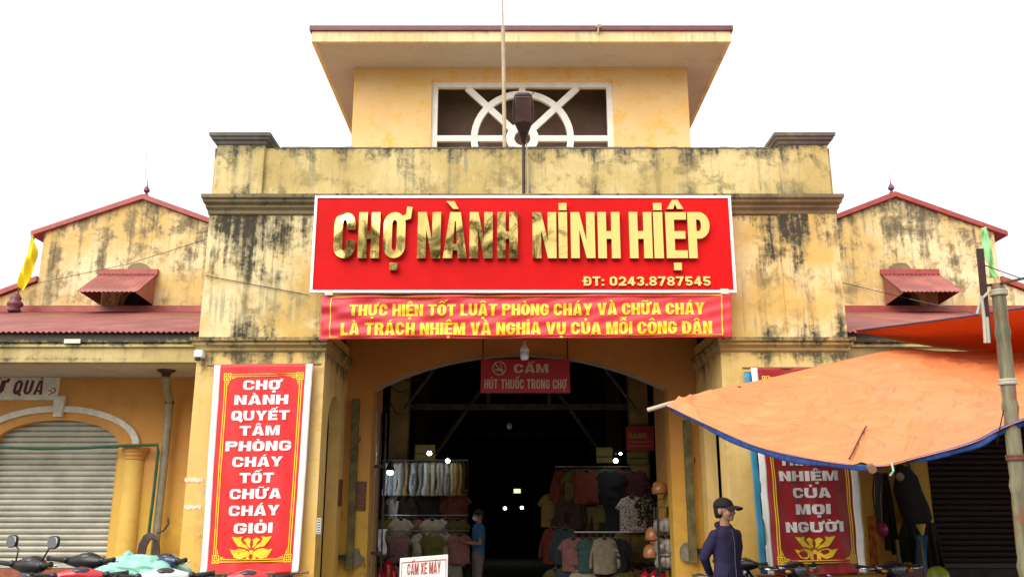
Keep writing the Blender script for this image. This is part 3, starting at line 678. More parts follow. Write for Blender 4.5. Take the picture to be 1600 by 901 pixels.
# tall banners on the pillars
LOTUS = [[(.04,-.06),(.12,-.16),(.24,-.21),(.38,-.17),(.5,.0),(.38,-.02),(.27,.02),(.16,.0)],
         [(.05,-.01),(.13,.09),(.2,.13),(.25,.2),(.22,.27),(.34,.25),(.47,.27),(.38,.15),(.3,.06),(.18,.04)],
         [(.02,.02),(.04,.12),(.02,.2),(.1,.25),(.19,.2),(.13,.14),(.08,.05)],
         [(.02,-.08),(.05,-.16),(.03,-.24),(.08,-.2),(.12,-.24),(.11,-.16),(.07,-.09)]]
def tall_banner(label, q, lines, emblem, wave, cloth_m, hpx, phase=0):
    tl, tr, bl, br = q
    bn = empty('pillar_banner', label, 'banner', tuple((bl+br)/2), group='tall red banners on the pillars')
    wid, hei = (tr-tl).length, (tl-bl).length
    def f(a, b, d=0):
        p = (bl*(1-a) + br*a)*(1-b) + (tl*(1-a) + tr*a)*b
        y = wave*(math.sin(a*13 + phase + b*2.5) + .5*math.sin(a*29 + b*4)) * (1 - .6*b) + .006*math.sin(b*9+a*4) + wave*.35*math.sin(b*31 + a*17 + phase)
        if b < .06: y -= .02*(1-b/.06)
        return Vector((p.x, p.y + y - d, p.z - .014*math.sin(math.pi*a)*(1-b)))
    obj('cloth', thick_sheet(48, 90, f, (0, .004, 0)), cloth_m, bn, True)
    for a0, a1 in ((.0, .065), (.93, 1.0)):
        obj('side_strip', thick_sheet(4, 80, lambda a, b: f(a0+(a1-a0)*a, b, .004), (0, .003, 0)), M_white, bn, True)
    for b, e in ((0, .12), (1, .1)):
        p0, p1 = f(0, b), f(1, b); dd = (p1-p0).normalized()*e
        obj('rod', tb([p0-dd+Vector((0,.016,0)), p1+dd+Vector((0,.016,0))], .014, 8), mat('rod_brown', (.2, .1, .05), .7), bn)
    pts = lambda polys: sub([([(x/wid, y/hei) for x, y in o], [[(x/wid, y/hei) for x, y in h] for h in hs]) for o, hs in polys], .03)
    # double yellow frame with knot corners
    W, H = wid, hei; i0, i1 = .115*W, .905*W; j0, j1 = .055*H, .955*H; t = .011
    fr = []
    for k in (0, .026):
        fr += [(rect(i0+k, j0+.07, i0+k+t, j1-.07), []), (rect(i1-k-t, j0+.07, i1-k, j1-.07), []), (rect(i0+.07, j0+k, i1-.07, j0+k+t), []), (rect(i0+.07, j1-k-t, i1-.07, j1-k), [])]
    for cx, sx in ((i0, 1), (i1, -1)):
        for cy, sy in ((j0, 1), (j1, -1)):
            for ox, oy in ((.0, .0), (.05, .0), (.0, .05), (.05, .05)):
                x0, x1 = sorted((cx+sx*ox-sx*.012, cx+sx*(ox+.042)-sx*.012)); y0, y1 = sorted((cy+sy*oy-sy*.012, cy+sy*(oy+.042)-sy*.012))
                fr.append((rect(x0, y0, x1, y1), [rect(x0+t, y0+t, x1-t, y1-t)]))
            fr.append(([(cx+sx*.09, cy+sy*.045), (cx+sx*.16, cy+sy*.045), (cx+sx*.09, cy+sy*.065)], [])); fr.append(([(cx+sx*.045, cy+sy*.09), (cx+sx*.045, cy+sy*.16), (cx+sx*.065, cy+sy*.09)], []))
    shape('border', pts(fr), f, M_yellowprint, bn, .006)
    for txt, cx, cy, wd, h in lines:
        P = fit(txt, cx*W-wd/2, cx*W+wd/2, cy*H-h/2, h, w=1.12, s=.38, b=.225, gap=.14, space=.4)
        shape('lettering', pts(P), f, M_whiteprint, bn, .008)
    ex, ey, es = emblem
    lot = []
    for sx in (1, -1):
        for pl in LOTUS: lot.append(([(ex*W+sx*x*es, ey*H+y*es) for x, y in pl], []))
    lot.append(([(ex*W+.05*es*math.cos(k*.7854), ey*H+(-.06+.05*math.sin(k*.7854))*es) for k in range(8)], []))
    shape('lotus_emblem', pts(lot), f, M_yellowprint, bn, .007)
    return bn
BY = 10.9
q = (at(335,570,BY), at(489,568,BY), at(313,896,BY), at(467,893,BY))
# lines: centre u, centre v, width px
lines = []
for t, u, v, wd in (('CHỢ',410,602,60),('NÀNH',408.5,626,84),('QUYẾT',407,651,91),('TÂM',405.5,675,63),('PHÒNG',403.5,699.5,102),('CHÁY',402.5,724,78),('TỐT',401,749,53),('CHỮA',399.5,773.5,80),('CHÁY',397.5,799,79),('GIỎI',396,825.5,60)):
    b = 1-(v-569)/325.5; ul, ur = 313+22*b, 467+22*b
    lines.append((t, (u-ul)/(ur-ul), b, wd/124.5, .118))
tall_banner('clean red banner with white capitals on the left gate pillar above the red scooter', q, lines, (.5, 1-(857-569)/325.5, .54), .008, M_redcloth, 0)
q = (at(1173,574,BY), at(1328,574,BY), at(1201,898,BY), at(1354,894,BY))
lines = []
for t, u, v, wd in (('TRÁCH',1258,722,82),('NHIỆM',1263,746,92),('CỦA',1268,772,58),('MỌI',1270,797,54),('NGƯỜI',1272,824,90)):
    b = 1-(v-574)/322; ul = 1201-28*b; ur = 1354-26*b
    lines.append((t, (u-ul)/(ur-ul), b, wd/124.5, .118))
tb2 = tall_banner('creased red banner half hidden below the big orange awning', q, lines, (.5, 1-(857-574)/322, .54), .028, mat('shaded_red_banner_cloth', (.32, .010, .013), .5, var=.1, bump=.2, bscale=20), 0, 1.3)  # cloth darker than the left banner's, standing in for awning shade
p0, p1 = at(1188, 700, 10.93), at(1203, 895, 10.93); pu = at(1176, 580, 10.93)
obj('blue_edge_strip', thick_sheet(3, 30, lambda a, b: (pu*b + p1*(1-b)) + Vector((-.02-.09*a, .01*math.sin(b*25), 0)), (0, .004, 0)), mat('blue_strip', (.04, .26, .42), .5), tb2, True)

# no smoking sign hung in the arch
ns = empty('no_smoking_sign', 'dull red no smoking sign hung by chains in the entrance arch', 'sign', (at(820,613,12.4).x, 12.4, at(820,613,12.4).z))
a, b = at(751, 613, 12.4), at(890, 560, 12.4); NX0, NX1, NZ0, NZ1 = a.x, b.x, a.z, b.z
obj('panel', bx(NX0, NX1, 12.4, 12.42, NZ0, NZ1), M_boardred, ns)
g = lambda a, b, d: (a, 12.4-d, b)
U = lambda u: at(u, 590, 12.4).x
shape('lettering', fit('CẤM', U(803), U(857), at(0,581.5,12.4).z, .125, w=.95, s=.3, b=.2, gap=.12), g, M_dullprint, ns)
shape('lettering', fit('HÚT THUỐC TRONG CHỢ', U(757), U(885), at(0,606.5,12.4).z, .135, w=.5, s=.16, b=.15, gap=.1, space=.3), g, M_dullprint, ns)
cx, cz_ = U(780), at(0, 574.5, 12.4).z
cir = lambda r: [(cx+r*math.cos(2*math.pi*i/28), cz_+r*math.sin(2*math.pi*i/28)) for i in range(28)]
shape('no_smoking_symbol', [(cir(.1), [cir(.085)]), (stroke([(cx-.06, cz_+.06), (cx+.06, cz_-.06)], .016), []), (rect(cx-.06, cz_-.035, cx+.055, cz_-.01), []), (stroke([(cx+.03, cz_+.0), (cx+.035, cz_+.03), (cx+.015, cz_+.045), (cx+.03, cz_+.065)], .01), [])], g, M_dullprint, ns, .005)
for x in (NX0+.03, NX1-.03):
    bm = NB()
    for i in range(9): lathe(bm, (x, 12.41, NZ1+.02+i*.045), [(.008,-.02),(.013,0),(.008,.02)], 6)
    tube(bm, [(x, 12.41, NZ1-.01), (x, 12.41, NZ1+.42)], .004, 5)
    obj('chain', bm, M_darkiron, ns)

# white board by the kerb
cb = empty('notice_board', 'white board with red lettering standing on a steel foot before the entrance', 'sign', (at(663,890,9.9).x, 9.9, 0))
a0, a1 = at(625, 871, 9.9), at(700, 865, 9.9)
def cbf(a, b, d=0): return Vector((a0.x+(a1.x-a0.x)*a, 9.9-.0-d, .50 + (a0.z+(a1.z-a0.z)*a - .50)*b))
bm = NB(); prism(bm, rect(0,0,1,1), lambda a,b: cbf(a,b), lambda a,b: cbf(a,b,-.02)); obj('panel', bm, M_white, cb, bevel=.004)
shape('border', frame_poly(.035,.965,.07,.93,.008,.012), cbf, M_redprint, cb, .003)
hh = a0.z-.5
P = fit('CẤM XE MÁY', .16, .85, 0, .17, w=.52, s=.15, b=.14, gap=.1, space=.3)
shape('lettering', [([(x, .715+y*1.08) for x, y in o], [[(x, .715+y*1.08) for x, y in h] for h in hs]) for o, hs in P], cbf, M_redprint, cb, .003)
bm = NB(); xm = (a0.x+a1.x)/2
for dx in (-.2, .2): tube(bm, [(xm+dx, 9.935, .0), (xm+dx, 9.935, .95)], .014, 8); tube(bm, [(xm+dx, 9.7, .014), (xm+dx, 10.2, .014)], .014, 8)
tube(bm, [(xm-.2, 9.935, .4), (xm+.2, 9.935, .4)], .012, 8)
obj('stand', bm, M_steel, cb)

# painted shop name on the left wing
pn = empty('painted_name_panel', 'cream painted panel with maroon lettering over the beige shutter', 'sign', (-8, 12.58, 2.95))
a, b, c, d = at(95, 586, 12.58), at(90, 624, 12.58), at(-180, 630, 12.58), at(-180, 580, 12.58)
obj('panel', xz_prism([(b.x, b.z), (a.x, 3.466), (c.x, 3.466), (c.x, b.z)], 12.578, 12.598), mat('cream_panel', (.74, .69, .57), .8, var=.15), pn)
g2 = lambda x, z, dd: (x, 12.578-dd, z)
zb = at(0, 615.5, 12.58).z
shape('lettering', [([(x+(z-zb)*.16, z) for x, z in o], [[(x+(z-zb)*.16, z) for x, z in h] for h in hs]) for o, hs in fit('Ừ', at(-17,605,12.58).x, at(8,605,12.58).x, zb, .205, w=.62, s=.21, b=.17, gap=.16)], g2, M_maroonprint, pn, .004)
shape('lettering', [([(x+(z-zb)*.16, z) for x, z in o], [[(x+(z-zb)*.16, z) for x, z in h] for h in hs]) for o, hs in fit('QUẢ', at(20,605,12.58).x, at(67,605,12.58).x, zb, .205, w=.62, s=.21, b=.17, gap=.16)], g2, M_maroonprint, pn, .004)
p = at(80, 612, 12.58)
shape('flourish', [(stroke(arc(p.x-.02+k*.05, p.z+k*.03, .028, .03, 150, -60, 8)+[(p.x-.03+k*.05, p.z-.05+k*.03)], .012), []) for k in (0, 1)], g2, M_maroonprint, pn, .004)

# dull notices on the recess wall and pillar edge
M_plaque = mat('brown_plaque', (.16, .06, .035), .7, var=.3, scale=30)
p0, p1 = at(553, 796, 12.585), at(573, 751, 12.585)
o = empty('notice_plaque', 'square brown notice on the recess wall behind the left wooden post', 'notice', (p0.x, 12.6, p0.z))
obj('plate', bx(p0.x, p1.x, 12.58, 12.597, p0.z, p1.z), M_plaque, o)
shape('print_rows', [(rect(p0.x+.03, z, p1.x-.03-.04*(i%3), z+.008), []) for i, z in enumerate([p0.z+.06+.035*k for k in range(9)])], lambda a, b, d: (a, 12.58-d, b), mat('faded_print', (.26, .14, .09), .8), o, .002)
p0, p1 = at(529, 795, 12.3), at(537, 748, 12.3)
tag(obj('notice_plaque', bx(IL, IL+.015, 12.27, 12.5, p0.z+.05, p1.z), M_plaque), 'narrow brown notice on the side of the left pillar recess', 'notice')
p0, p1 = at(494, 833, 10.99), at(502, 808, 10.99)
o = tag(obj('paper_notice', bx(p0.x, p1.x, 10.99, 10.998, p0.z, p1.z), mat('grey_paper', (.55, .54, .5), .8)), 'small grey paper stuck near the edge of the left pillar', 'notice')
shape('print_rows', [(rect(p0.x+.008, p0.z+.03*k+.01, p1.x-.008, p0.z+.03*k+.02), []) for k in range(6)], lambda a, b, d: (a, 10.99-d, b), M_black, o, .001)
# torn bill remains on the left pillar
for (u0, v0, u1, v1) in ((288, 744, 318, 754), (287, 787, 315, 796)):
    p0, p1 = at(u0, v1, 10.995), at(u1, v0, 10.995); rr = random.Random(u0)
    pl = [(p0.x + (p1.x-p0.x)*i/10, p0.z + rr.uniform(0, .03)) for i in range(11)] + [(p1.x - (p1.x-p0.x)*i/10, p1.z - rr.uniform(0, .02)) for i in range(11)]
    tag(obj('torn_bill', xz_prism(pl, 10.995, 11.001), mat('paste_remains', (.74, .62, .42), .9)), 'pale torn poster remains, %s strip on the left pillar' % ('upper' if v0 < 760 else 'lower'), 'poster scrap')

# ================================================================ FIXTURES ON THE FACADE
for side, (u0, u1, v0, v1) in (('left', (545, 556, 622, 889)), ('right', (1073, 1085, 655, 879))):
    a, b = at(u0, (v0+v1)/2, 12.42), at(u1, (v0+v1)/2, 12.42); zt, z0 = at(0, v0, 12.42).z, at(0, v1, 12.42).z
    ps = empty('barrier_post', 'old green wooden barrier post fixed upright at the %s of the arch' % side, 'post', (a.x, 12.45, z0))
    obj('beam', bx(a.x, b.x, 12.42, 12.5, z0, zt), M_wood, ps, bevel=.008)
    zz = z0+.16; sx = -1 if side == 'left' else 1
    obj('clamp', bx(*sorted(((a.x+b.x)/2 + sx*.17, (a.x+b.x)/2)), 12.5, 12.53, zz-.03, zz+.03), M_darkiron, ps)
    rr = random.Random(2); cx0 = (a.x+b.x)/2 - sx*.03
    obj('cement_patch', xz_prism([(cx0+math.cos(k*.52)*.14*rr.uniform(.7,1.15), zz-.02+math.sin(k*.52)*.15*rr.uniform(.7,1.15)) for k in range(12)], 12.53, 12.6), mat('cement_patch', (.24, .2, .13), .9, var=.3), ps)
    obj('hook', tb([((b.x), 12.46, zt-.6), (b.x+.03, 12.44, zt-.58), (b.x+.03, 12.43, zt-.52)], .008, 6), M_darkiron, ps)
# white lamp bulb hanging before the arch
p = at(819.5, 547, 11.25); zt = at(0, 531, 11.25).z; z0 = at(0, 562, 11.25).z; hB = zt-z0
lb = empty('led_bulb', 'unlit white bulb hanging on a wire just below the cloth banner', 'lamp', (p.x, 11.25, z0))
obj('housing', lt((p.x, 11.25, z0), [(.058,hB*.42),(.06,hB*.5),(.05,hB*.6),(.026,hB*.74),(.019,hB*.78),(.018,hB*.98)], 20), mat('white_plastic', (.85, .85, .83), .4), lb, True)
obj('diffuser', lt((p.x, 11.25, z0), [(.02,0),(.045,.008),(.054,.03),(.056,hB*.42)], 20), mat('lilac_diffuser', (.68, .68, .76), .4), lb, True)
obj('wire', tb([(p.x, 11.25, zt), (p.x, 11.25, 3.95)], .005, 6), M_black, lb)
# street lamp
lx = at(818, 220, 10.92).x
sl_ = empty('street_lamp', 'dark led street lamp on a thin post rising from behind the sign board', 'lamp', (lx, 10.93, 5.56))
obj('post', tb([(lx, 10.93, 5.45), (lx, 10.93, 6.42)], .022, 10), M_darkiron, sl_)
A = Vector((lx, 10.88, 6.40)); B = Vector((lx-.01, 10.42, 6.86)); ax = (B-A).normalized(); up = Vector((1, 0, 0)).cross(ax).normalized()
bm = NB(); L = (B-A).length
loft(bm, [(A+ax*L*t, (1,0,0), up, w_, h_) for t, w_, h_ in ((-.02,.035,.03),(.06,.045,.04),(.2,.075,.05),(.38,.125,.055),(.5,.142,.05),(.8,.138,.04),(.95,.115,.03),(1.0,.08,.015))], 20, 3)
hd = obj('lamp_head', bm, mat('lamp_brown', (.045, .028, .026), .45, .2), sl_, True)
und = -up if up.y > 0 else up
bm = NB(); obox(bm, A+ax*L*.68+und*.044, Vector((1,0,0)), ax, und, .105, L*.27, .008)
obj('lens', bm, mat('lamp_lens', (.16, .10, .10), .18, .1), hd, bevel=.02)
bm = NB(); lathe(bm, A+ax*L*.12+und*.05, [(.03,-.01),(.03,.02),(.012,.03)], 10, und); obj('joint', bm, M_black, hd)
obj('antenna', tb([A+ax*L*.93+Vector((.1,0,0)), A+ax*L*1.0+Vector((.15,-.01,.02))], .006, 5), M_black, hd)
tag(obj('cable', tb([(lx+.03, 10.9, 6.44), (lx+.05, 10.92, 6.25), (lx+.055, 10.93, 5.9), (lx+.06, 10.93, 5.56)], .009, 6), M_rope), 'pale cable running down beside the street lamp post', 'cable')
# flag pole on the roof
a, b, c = at(789, 228, 11.6), at(786, 42, 11.6), at(783.5, -60, 11.6)
fp = empty('roof_mast', 'thin tan mast standing on the gate roof left of the street lamp', 'mast', tuple(a - Vector((0, 0, .3))))
obj('lower_pole', tb([a-Vector((0,0,.4)), b], .029, 10), mat('tan_pole', (.42, .33, .21), .6), fp)
obj('upper_pole', tb([b-Vector((0,0,.1)), c], .013, 8), mat('tan_pole', (.42, .33, .21)), fp)
# cctv camera
p = at(313, 554, 10.95)
cc = empty('cctv_camera', 'small white security camera at the outer edge of the left pillar top', 'camera', tuple(p))
obj('body', bx(p.x-.055, p.x+.055, 10.86, 11.0, p.z-.04, p.z+.05), mat('white_plastic', (.85, .85, .83)), cc, bevel=.015)
obj('lens', lt((p.x-.005, 10.88, p.z-.045), [(.035,0),(.035,-.03),(.02,-.04)], 12), M_black, cc)
# rain pipe, hose and coil on the left wing
rp = empty('downpipe', 'grey rain pipe with a dark funnel running down the left wing wall', 'drain pipe', (-4.85, 12.4, 0))
pt = [at(258, 576, 11.9), at(262, 612, 12.3), at(265, 622, 12.42), at(264, 650, 12.46), at(243, 850, 12.46)]; pt.append(Vector((pt[-1].x, 12.46, 0)))
obj('pipe', tb(pt, .055, 12), M_pipe, rp, True)
obj('funnel', lt((pt[0].x+.02, 11.9, 3.47), [(.13,0),(.12,-.015),(.06,-.05),(.055,-.09)], 12), M_darkiron, rp)
obj('clamp', lt((at(265,628,12.44).x, 12.44, at(265,628,12.44).z), [(.064,-.02),(.064,.02)], 12), mat('rust', (.14, .05, .03), .8), rp)
pt = [Vector((-9.5, 12.42, at(0, 698, 12.42).z)), at(0, 698, 12.42), at(60, 700, 12.42), at(130, 699, 12.42), at(200, 695, 12.36), at(246, 694, 12.36), at(247, 705, 12.36), at(240, 770, 12.36), at(231, 842, 12.36)]
tag(obj('water_hose', tb(pt, .022, 8), M_greenpipe), 'green hose strung across the beige shutter and down by the column', 'hose')
bm = NB(); c = at(236, 868, 12.3)
for k in range(5):
    bm2 = [(c.x + .02*k-.05 + .13*math.sin(t*.5236)*(1-.06*k), 12.3-.015*k, c.z + .03 + .27*math.cos(t*.5236)*(1-.05*k)) for t in range(13)]
    tube(bm, bm2, .016, 6, cap=False)
tube(bm, [c+Vector((.05,0,.3)), c+Vector((.14,-.02,.33)), c+Vector((.2,-.02,.42)), c+Vector((.19,-.02,.5))], .014, 6)
tag(obj('hose_coil', bm, mat('brown_hose', (.07, .045, .035), .5)), 'coil of old brown hose hanging on the foot of the downpipe', 'hose')
tag(obj('roof_patch', bx(at(165,0,11.1).x, at(188,0,11.1).x, 11.13, 11.148, 3.70, 3.755), M_offwhite), 'pale patch of sealant on the left wing fascia', 'patch')

# flags
def poly_at(pts, t):
    n = len(pts)-1; k = min(n-1, int(t*n)); f = t*n-k
    p = [pts[max(0,k-1)], pts[k], pts[k+1], pts[min(n,k+2)]]
    return .5*((2*p[1]) + (p[2]-p[0])*f + (2*p[0]-5*p[1]+4*p[2]-p[3])*f*f + (3*p[1]-p[0]-3*p[2]+p[3])*f**3)
def flag(name, label, pole, left, right, Y, m):
    L = [at(u, v, Y) for u, v in left]; Q = [at(u, v, Y) for u, v in right]
    f = empty(name, label, 'flag', tuple(pole[0]) if pole else tuple(L[0]))
    if pole: obj('pole', tb(pole, .014, 8), M_maroon, f)
    k = (L[0]-L[-1]).length
    def g(a, b):
        p = poly_at(L, b)*(1-a) + poly_at(Q, b)*a
        return p + Vector((0, -.08*k + k*(.05*math.sin(a*5+b*6) + .02*math.sin(a*11-b*9)), 0))
    obj('cloth', thick_sheet(14, 28, g, (0, .004, 0)), m, f, True)
    return f
FY = 15.6
yf = flag('flag', 'bright yellow flag on a dark pole above the left wing roof', [at(22, 480, FY), at(30, 450, FY), at(54, 368, FY)],
     [(53, 368), (45, 395), (38, 424), (32, 450)], [(54.5, 368), (61.5, 392), (56, 412), (52, 436), (41, 456)], FY, mat('yellow_flag', (.82, .66, .012), .8, var=.04))
obj('finial_base', lt(at(22, 487, FY), [(.1,0),(.12,.03),(.08,.08),(.14,.13),(.13,.18),(.08,.22),(.1,.26),(.05,.34)], 14), M_maroon, yf, True)
GY = 6.15
gf = flag('flag', 'pale green flag tied behind the bamboo pole', None, [(1532, 357), (1533, 385), (1538, 410), (1543, 432)], [(1535, 357), (1545, 380), (1551, 404), (1549, 420), (1554, 436)], GY, fabric('green_flag', (.33, .68, .28)))
# wires
def wire(label, pts, r=.006, m=None):
    tag(obj('overhead_wire', tb(pts, r, 5), m or M_black), label, 'wire')
wire('thin wire slung from the left gable to the gate wall', [at(62, 441, 15.8), at(200, 412, 13.5), at(326, 372, 11.0)], .005)
wire('short loose wire along the left side of the gate wall', [at(321, 430, 10.98), at(380, 441, 10.98), at(482, 460, 10.98)], .005)
wire('thin wire across the right gable hood', [at(1312, 440, 11.1), at(1420, 466, 11.5), at(1535, 492, 9)], .005)
wire('thin wire from the bamboo pole out to the right', [at(1531, 411, 6.0), at(1600, 436, 5.4), at(1700, 470, 5)], .004)
wire('heavy black cable tied to the bamboo pole top', [at(1536, 446, 6.0), at(1560, 443, 6.0), at(1600, 434, 5.6), at(1700, 420, 5)], .01)
wire('thin lightning wire rising from the left gable finial', [at(226, 297, 16.1), at(229, 240, 16.1)], .004)

# ================================================================ AWNINGS AND BAMBOO POLE
def cloth_mat(name, col, trans, sc=60):
    n = NT(name); p = n.ob(); a = n.noise(p, 1.8, 8, .65); wv = n.noise(n.mapp(p, (1, 6, 1)), 3, 6, .6)
    c = n.mix(n.ramp(a, .35, .65), [q*.92 for q in col], [min(1, q*1.06) for q in col])
    c = n.mix(n.math('MULTIPLY', n.ramp(wv, .5, .7), .35), c, [min(1, q*1.25+.03) for q in col])
    n.bump(n.math('ADD', n.noise(p, sc, 3, .6), n.math('MULTIPLY', n.noise(p, 5, 5, .6), 3)), .25, .012)
    n.done(c, .55)
    t = n.t.nodes.new('ShaderNodeBsdfTranslucent'); n.set(t.inputs[0], c)
    ms = n.t.nodes.new('ShaderNodeMixShader'); ms.inputs[0].default_value = trans
    out = n.t.nodes['Material Output']; n.t.links.new(n.p.outputs[0], ms.inputs[1]); n.t.links.new(t.outputs[0], ms.inputs[2]); n.t.links.new(ms.outputs[0], out.inputs[0])
    return n.m
M_tarp = cloth_mat('orange_tarpaulin', (.69, .23, .082), .06)
M_tarp2 = cloth_mat('deep_orange_tarpaulin', (.60, .11, .014), .34)
M_bluetarp = mat('blue_tarpaulin', (.03, .085, .30), .45, var=.25, scale=18, bump=.6, bscale=25)
front = [at(*q) for q in ((1041,632,9.5),(1102,661,9.0),(1180,695,8.2),(1270,716,7.45),(1368,727,6.8),(1436,713,6.5),(1520,690,6.2),(1600,654,5.9),(1850,575,5.6),(2300,480,5.6))]
back = [at(*q) for q in ((1043,629,9.5),(1110,609,9.8),(1200,590,10.2),(1300,566,10.6),(1400,545,10.9),(1480,548,10.9),(1600,548,10.9),(1760,548,10.9),(2000,548,10.9),(2500,548,10.9))]  # last points lie out of view, lengthened to block light from the right
aw = empty('awning', 'big orange tarpaulin awning with blue hem sloping out from the right wing', 'awning', (2.8, 6.8, 0))
def tf(a, b, d=0):
    p = poly_at(front, a)*(1-b) + poly_at(back, a)*b
    wgt = math.sin(math.pi*b); ln = (poly_at(front, a)-poly_at(back, a)).length
    p = p + Vector((0, 0, -.03*ln*wgt*.9))
    p.z += (.035*mnoise.noise(Vector((p.x*1.1, p.y*.9, 0))) + .022*mnoise.noise(Vector((p.x*3.1+p.y*1.5, p.y*2.2, 3))))*min(1, wgt*2.2)
    fo = math.sin(a*46 + 3*mnoise.noise(Vector((p.x*1.3, p.y, 7)))) ; p.z += .018*fo*(1-b)**2*min(1, b*8) + .022*abs(math.sin(b*16 + a*9 + 2*mnoise.noise(Vector((p.x, p.y, 1)))))*min(1, a*6)*wgt
    r1 = abs(mnoise.noise(Vector((p.x*2.4+p.y*.8, p.y*2.6-p.x, 11)))); p.z += .05*max(0, .12-r1)/.12*min(1, wgt*2)
    p.z += .03*math.exp(-((a-.42)/.012)**2)*max(0, 1-b*4)           # a pull crease at the front hem
    return p
obj('sheet', thick_sheet(220, 90, tf, (0, .0, -.006)), M_tarp, aw, True)
def hem(a, b): 
    p = poly_at(front, a); d = .012 + .05*math.sin(math.pi*min(1, a*2.05))**.8 + (.05*max(0, min(1, (a-.5)/.12)) if a > .5 else 0)
    return p + Vector((0, .012 + .03*b + .006*math.sin(a*60), .006 - d*b - .008*b*math.sin(a*47)))
obj('hem', thick_sheet(150, 4, hem, (0, .02, 0)), M_bluetarp, aw, True)
bm = NB(); pr = [tf(.395+.003*i, .02+.055*i)+Vector((0,-.015,.022)) for i in range(6)]
obj('mended_tear', tb(pr, .008, 5), M_black, aw)
for a, b, r in ((.17, .93, .02), (.10, .95, .014)):
    p = tf(a, b); bm = NB(); ell(bm, p+Vector((0, -.005, .008)), (r*1.2, r, .006), None, 8, 5); obj('grommet_tear', bm, mat('brown_tear', (.08, .03, .02), .9), aw)
pole_l = obj('pole', tb([at(1012, 640, 9.6), at(1045, 630, 9.53), at(1200, 588, 10.3)-Vector((0,0,.06)), at(1400, 560, 11.2)-Vector((0,0,.1))], .024, 10), mat('pale_cane', (.5, .42, .3), .7), aw)
f0 = at(1363, 732, 6.72); obj('pole', tb([f0, f0 + Vector((.3, .9, .12)), Vector((4.6, 11.1, 2.9))], .032, 12), mat('brown_pole', (.22, .12, .07), .6), aw)
o = obj('rope', tb([at(1393, 722, 6.62), at(1396, 735, 6.6), at(1391, 742, 6.62)], .008, 6), mat('green_rope', (.35, .6, .5), .7), aw)
# second awning above, seen from below
aw2 = empty('awning', 'deep orange upper tarpaulin seen from below, behind the bamboo pole', 'awning', (5, 9.2, 0))
f2 = [at(1338, 516, 11.0), at(1440, 503, 10.2), at(1530, 491, 9.6), at(1600, 480, 9.2), at(1900, 435, 8.6), at(2500, 400, 8.2)]
b2 = [at(1338, 518, 11.05), at(1440, 538, 11.1), at(1530, 550, 11.1), at(1600, 556, 11.1), at(1900, 556, 11.1), at(2500, 556, 11.1)]  # right end stretched beyond view to keep side light off the wing
def tf2(a, b): 
    p = poly_at(f2, a)*(1-b) + poly_at(b2, a)*b
    p.z += .03*math.sin(b*9+a*5)*math.sin(math.pi*b); return p
obj('sheet', thick_sheet(60, 20, tf2, (0, 0, .006)), M_tarp2, aw2, True)
obj('edge_rope', tb([poly_at(f2, i/30) for i in range(31)], .012, 6), mat('navy_edge', (.03, .03, .07), .6), aw2)
# bamboo pole
bp = empty('bamboo_pole', 'weathered bamboo pole with a brown iron angle bar lashed to its top', 'pole', (3.4, 6, 0))
a, b = at(1559, 444, 6), at(1589, 740, 6); d = (b-a)/(a.z-b.z); foot = a + d*a.z
bm = NB(); prof = []
for i in range(56):
    t = i/55; zz = t*a.z; prof.append((foot + (a-foot)*t, .054 - .008*t + (.007 if i % 9 in (4,) else (-.003 if i % 9 in (3, 5) else 0))))
tube(bm, [p for p, r in prof], [r for p, r in prof], 14)
n = NT('bamboo'); p = n.ob(); st = n.noise(n.mapp(p, (16, 16, 1.2)), 1, 8, .65); bl = n.noise(p, 5, 8, .7)
cc_ = n.mix(n.ramp(st, .4, .62), (.24, .21, .12), (.11, .105, .055)); cc_ = n.mix(n.ramp(bl, .5, .66), cc_, (.2, .075, .03))
obj('culm', bm, n.done(cc_, .55), bp, True)
obj('angle_bar', (lambda bm: (obox(bm, (at(1531,388,5.93)+at(1544,531,5.93))/2, Vector((1,0,0)), Vector((0,1,0)), (at(1531,388,5.93)-at(1544,531,5.93)).normalized(), .024, .006, (at(1531,388,5.93)-at(1544,531,5.93)).length/2), bm)[1])(NB()), mat('brown_iron', (.05, .022, .016), .6, .2), bp)
for v in (457, 596, 714):
    q = at(1559+(v-444)*.101, v, 6); obj('lashing', lt(q, [(.058,-.02),(.06,-.01),(.058,0),(.06,.01),(.057,.02)], 14), mat('rust', (.14,.05,.03)) if v == 714 else M_rope, bp)
obj('rope', tb([at(1545,455,5.92), at(1531,470,5.9), at(1527,490,5.9)], .009, 6), M_rope, bp)
obj('rope', tb([at(1533,462,5.9), at(1538,500,5.9), at(1540,535,5.9), at(1545,535,5.9), at(1542,495,5.9)], .012, 6), M_rope, bp)
obj('rope', tb([at(1568,640,5.94), at(1562,668,5.98), at(1558,692,6.05)], .004, 5), M_black, bp)

